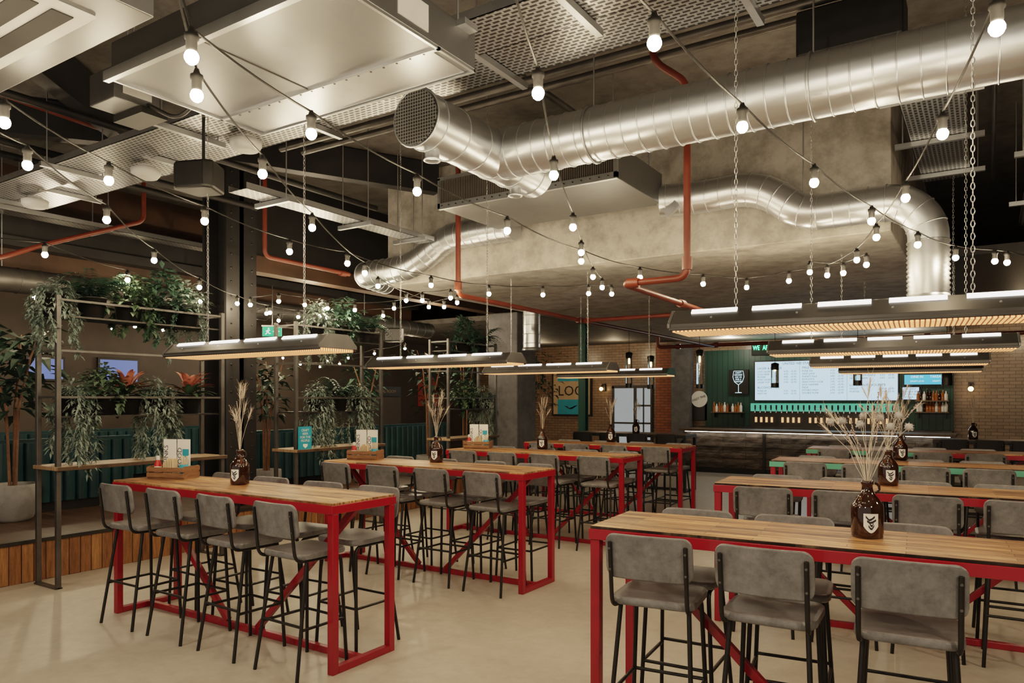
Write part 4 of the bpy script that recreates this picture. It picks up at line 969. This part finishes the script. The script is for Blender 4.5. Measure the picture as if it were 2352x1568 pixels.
# bottle shelves
def bottle_shelf(label, px0, px1, pys, n, what):
    for r, py in enumerate(pys):
        a = atY(px0, py, 19.2); b = atY(px1, py, 19.2)
        t = thing('bottle_shelf', label[r], 'shelf', ((a.x+b.x)/2, 19.25, a.z))
        MB().box(a.x, b.x, 19.1, 19.36, a.z-.03, a.z).build('board', M['darktop'], t)
        for xb in (a.x+.05, b.x-.07): MB().box(xb, xb+.02, 19.2, 19.36, a.z-.15, a.z-.03).build('bracket', M['black'], t)
        for i in range(n):
            x = a.x+.06+(b.x-a.x-.12)*i/(n-1); h = random.uniform(.8, 1.1)
            o = MB().lathe([(.034, 0), (.036, .01), (.036, .15*h), (.014, .19*h), (.013, .24*h)], 10, None, (x, 19.2, a.z)).build('liquor_bottle', random.choice([M['bottle2'], M['amber'], M['card'], M['bottle2']]))
            tag(o, 'small liquor bottle in the row on the %s' % what[r], 'bottle', 'liquor bottles on the %s' % what[r])
bottle_shelf(['dark bottle shelf under the neon glass sign'], 1635, 1707, [945], 11, ['shelf under the neon glass sign'])
bottle_shelf(['upper dark bottle shelf right of the taps', 'lower dark bottle shelf right of the taps'], 2102, 2180, [919, 945], 10, ['upper shelf right of the taps', 'lower shelf right of the taps'])
# neon
a = atY(1674, 905, 19.3); b = atY(1719, 848, 19.3)
t = thing('neon_sign', 'black panel with pale neon wine glass and lettering', 'neon sign', ((a.x+b.x)/2, 19.3, a.z))
MB().box(a.x, b.x, 19.3, 19.36, a.z, b.z).build('panel', M['black'], t)
mx = (a.x+b.x)/2; zz = a.z; Hn = b.z-a.z
MB().tube([(mx+dx*.85, 19.285, zz+dz*Hn) for dx, dz in ((-.10,.06),(.10,.06),(0,.08),(0,.38),(.12,.5),(.17,.7),(.14,.94),(-.14,.94),(-.17,.7),(-.12,.5),(0,.38))], .0055, 6).build('glass_outline', M['neonw'], t)
for i, wd in enumerate(("CAN'T", 'DECIDE?', 'ASK US', 'FOR A', 'TASTER')): text(wd, .054, faceY(mx, 19.28, zz+Hn*(.87-.09*i)), M['neonw'], t)
a = atY(1728, 801, 19.2)
t = thing('neon_sign', 'green neon words high on the cladding behind the lamps', 'neon sign', (a.x+.4, 19.2, a.z))
text('WE', .17, faceY(a.x, 19.25, a.z+.02), M['neong'], t, 'lettering', 'LEFT', .66)
text('ARE', .17, faceY(a.x+.245, 19.25, a.z+.02), M['neong'], t, 'lettering', 'LEFT', .66)
MB().box(a.x-.05, a.x+.75, 19.3, 19.36, a.z-.16, a.z+.18).build('backing', M['cord'], t)
# jersey poster and little sign
Yp = 19.42
x0, x1 = pxX(1268, Yp), pxX(1358, Yp); za, zb = atY(1310, 955, Yp).z, atY(1310, 850, Yp).z
t = thing('poster', 'big framed blue and tan jersey poster on the brick wall', 'poster', ((x0+x1)/2, Yp, za))
MB().box(x0, x1, Yp, Yp+.08, za, zb).build('frame', M['black'], t)
wd = x1-x0; hh = zb-za
MB().box(x0+.05, x1-.05, Yp-.004, Yp, za+.05, zb-.05).build('tan_ground', M['tan'], t)
MB().box(x0+.2, x1-.2, Yp-.007, Yp-.004, za+.05, za+hh*.36).build('blue_band', M['bluepr'], t)
MB().box(x0+.2, x1-.2, Yp-.007, Yp-.004, zb-hh*.24, zb-.05).build('blue_band', M['bluepr'], t)
text('LOO', hh*.31, faceY(pxX(1312, Yp), Yp-.012, za+hh*.54), M['ink'], t)
em = MB().prism([(-.25,.1),(-.1,.02),(.05,.03),(.22,.12),(.1,.1),(.02,.0),(-.05,.0),(-.12,.08)], .01, .012, Matrix.Translation(((x0+x1)/2, Yp, za+hh*.15)) @ FY); em.build('dog_emblem', M['ink'], t)
p = atY(1605, 935, 19.3); t = thing('sign_board', 'black board with round meet the team sign left of the bar', 'sign', (p.x, 19.3, p.z-.4))
MB().box(p.x-.2, p.x+.2, 19.36, 19.42, p.z-.35, p.z+.35).build('board', M['black'], t)
MB().lathe([(.22, 0), (.22, .02)], 24, Matrix.Translation((p.x, 19.35, p.z+.22)) @ Matrix.Rotation(PI/2, 4, 'X')).build('disc', M['card'], t)
text('MEET THE', .085, faceY(p.x, 19.322, p.z+.24) @ Matrix.Rotation(R(20), 4, 'Z'), M['ink'], t)
for i, px in enumerate((1385, 2230)):
    p = atY(px, 893, 19.4); t = thing('wall_sconce', ['bare bulb wall sconce between the poster and the doorway', 'bare bulb wall sconce on the brick right of the bar'][i], 'wall lamp', p)
    MB().box(-.05, .05, .02, .1, -.05, .15).build('back_plate', M['black'], t, 0, True); MB().tube([(0,.05,.1),(0,-.1,.1),(0,-.12,.05)], .012, 6).build('arm', M['black'], t, 0, True)
    MB().sphere((0,-.12,0), .055, 12, 8).build('bulb', M['amberl'], t, 0, True)
# glass tube pendants
for i, (px, Y_, py0, py1) in enumerate(((1445, 14.6, 810, 890), (1495, 14.6, 818, 893), (1607, 14.8, 804, 892), (1780, 14.8, 835, 890), (1970, 14.2, 845, 885), (2175, 13.4, 855, 885))):
    a = atY(px, py1, Y_); b = atY(px, py0, Y_); h = b.z-a.z
    t = thing('tube_pendant', ['glass tube pendant lamp, first from left near the doorway', 'glass tube pendant lamp, second from left near the doorway', 'glass tube pendant lamp left of the neon glass sign', 'glass tube pendant lamp in front of the beer board left part', 'glass tube pendant lamp in front of the beer board right part', 'glass tube pendant lamp in front of the blue screen'][i], 'pendant lamp', a, 0, 'glass tube pendants before the bar')
    MB().lathe([(.075, 0), (.075, .09)], 16).build('bottom_cap', M['black'], t, 0, True); MB().lathe([(.075, h-.12), (.075, h), (.02, h+.02)], 16).build('top_cap', M['black'], t, 0, True)
    for sx in (-1, 1): MB().tube([(sx*.07, 0, .09), (sx*.07, 0, h-.12)], .004, 5).build('rod', M['black'], t, 0, True)
    MB().lathe([(.068, .09), (.068, h-.12)], 16).build('glass_tube', M['clear'], t, 0, True)
    MB().lathe([(.012, h*.68), (.016, h*.75), (.012, h-.12)], 10).build('bulb', M['amberl'], t, 0, True)
    top = ZD if a.x < -.735 else 3.45
    MB().tube([(0,0,h), (0,0,top-a.z)], .005, 5).build('cord', M['blackp'], t, 0, True)

# ------------------------------------------------------------------ light
def lamp(loc, en, col, size):  # bare point light for fill, no fitting modelled
    l = bpy.data.lights.new('lamp', 'POINT'); l.energy = en; l.color = col; l.shadow_soft_size = size
    o = bpy.data.objects.new('lamp', l); COL.objects.link(o); o.location = loc
    return o
for loc, e in (((1.6, 1.2, 2.9), 125), ((-1.0, -.6, 2.9), 120), ((-4.6, .2, 2.7), 90), ((2.3, 4.5, 2.9), 95)): lamp(loc, e, (1.0, .80, .56), .12)  # unseen fill lights added around the camera
for loc in ((-3.5, 18.2, 3.1), (-1.6, 18.2, 3.1), (-5.4, 18.2, 3.1)): lamp(loc, 30, (1, .86, .66), .05)  # fill lights added over the bar
for loc in ((-8.5, 18.2, 3.0), (.6, 18.3, 3.0), (-10.6, 17.8, 3.0)): lamp(loc, 14, (1, .76, .48), .05)  # weaker fill added along the brick wall
for loc in ((-8.6, 2.6, 3.0), (-8.5, 7.6, 3.0), (-11.5, 5.5, 2.9), (-8.4, 10.2, 3.0), (-12.3, 9.5, 2.8)): lamp(loc, 38, (1, .79, .54), .04)  # fill lights added to brighten the platform and its plants
w = bpy.data.worlds.new('world'); S.world = w; w.use_nodes = True
w.node_tree.nodes['Background'].inputs[0].default_value = (1, .93, .85, 1); w.node_tree.nodes['Background'].inputs[1].default_value = .31

# ------------------------------------------------------------------ camera
cam = bpy.data.cameras.new('camera'); co = bpy.data.objects.new('camera', cam); COL.objects.link(co)
co.location = (0, 0, CH); co.rotation_euler = (PI/2, 0, TH)
cam.sensor_width = 36; cam.lens = F/2352*36; cam.shift_y = (HY-784)/2352; cam.clip_start = .05
S.camera = co
try:
    S.view_settings.view_transform = 'Filmic'; S.view_settings.look = 'Medium High Contrast'
except Exception: pass
S.view_settings.exposure = 0.26
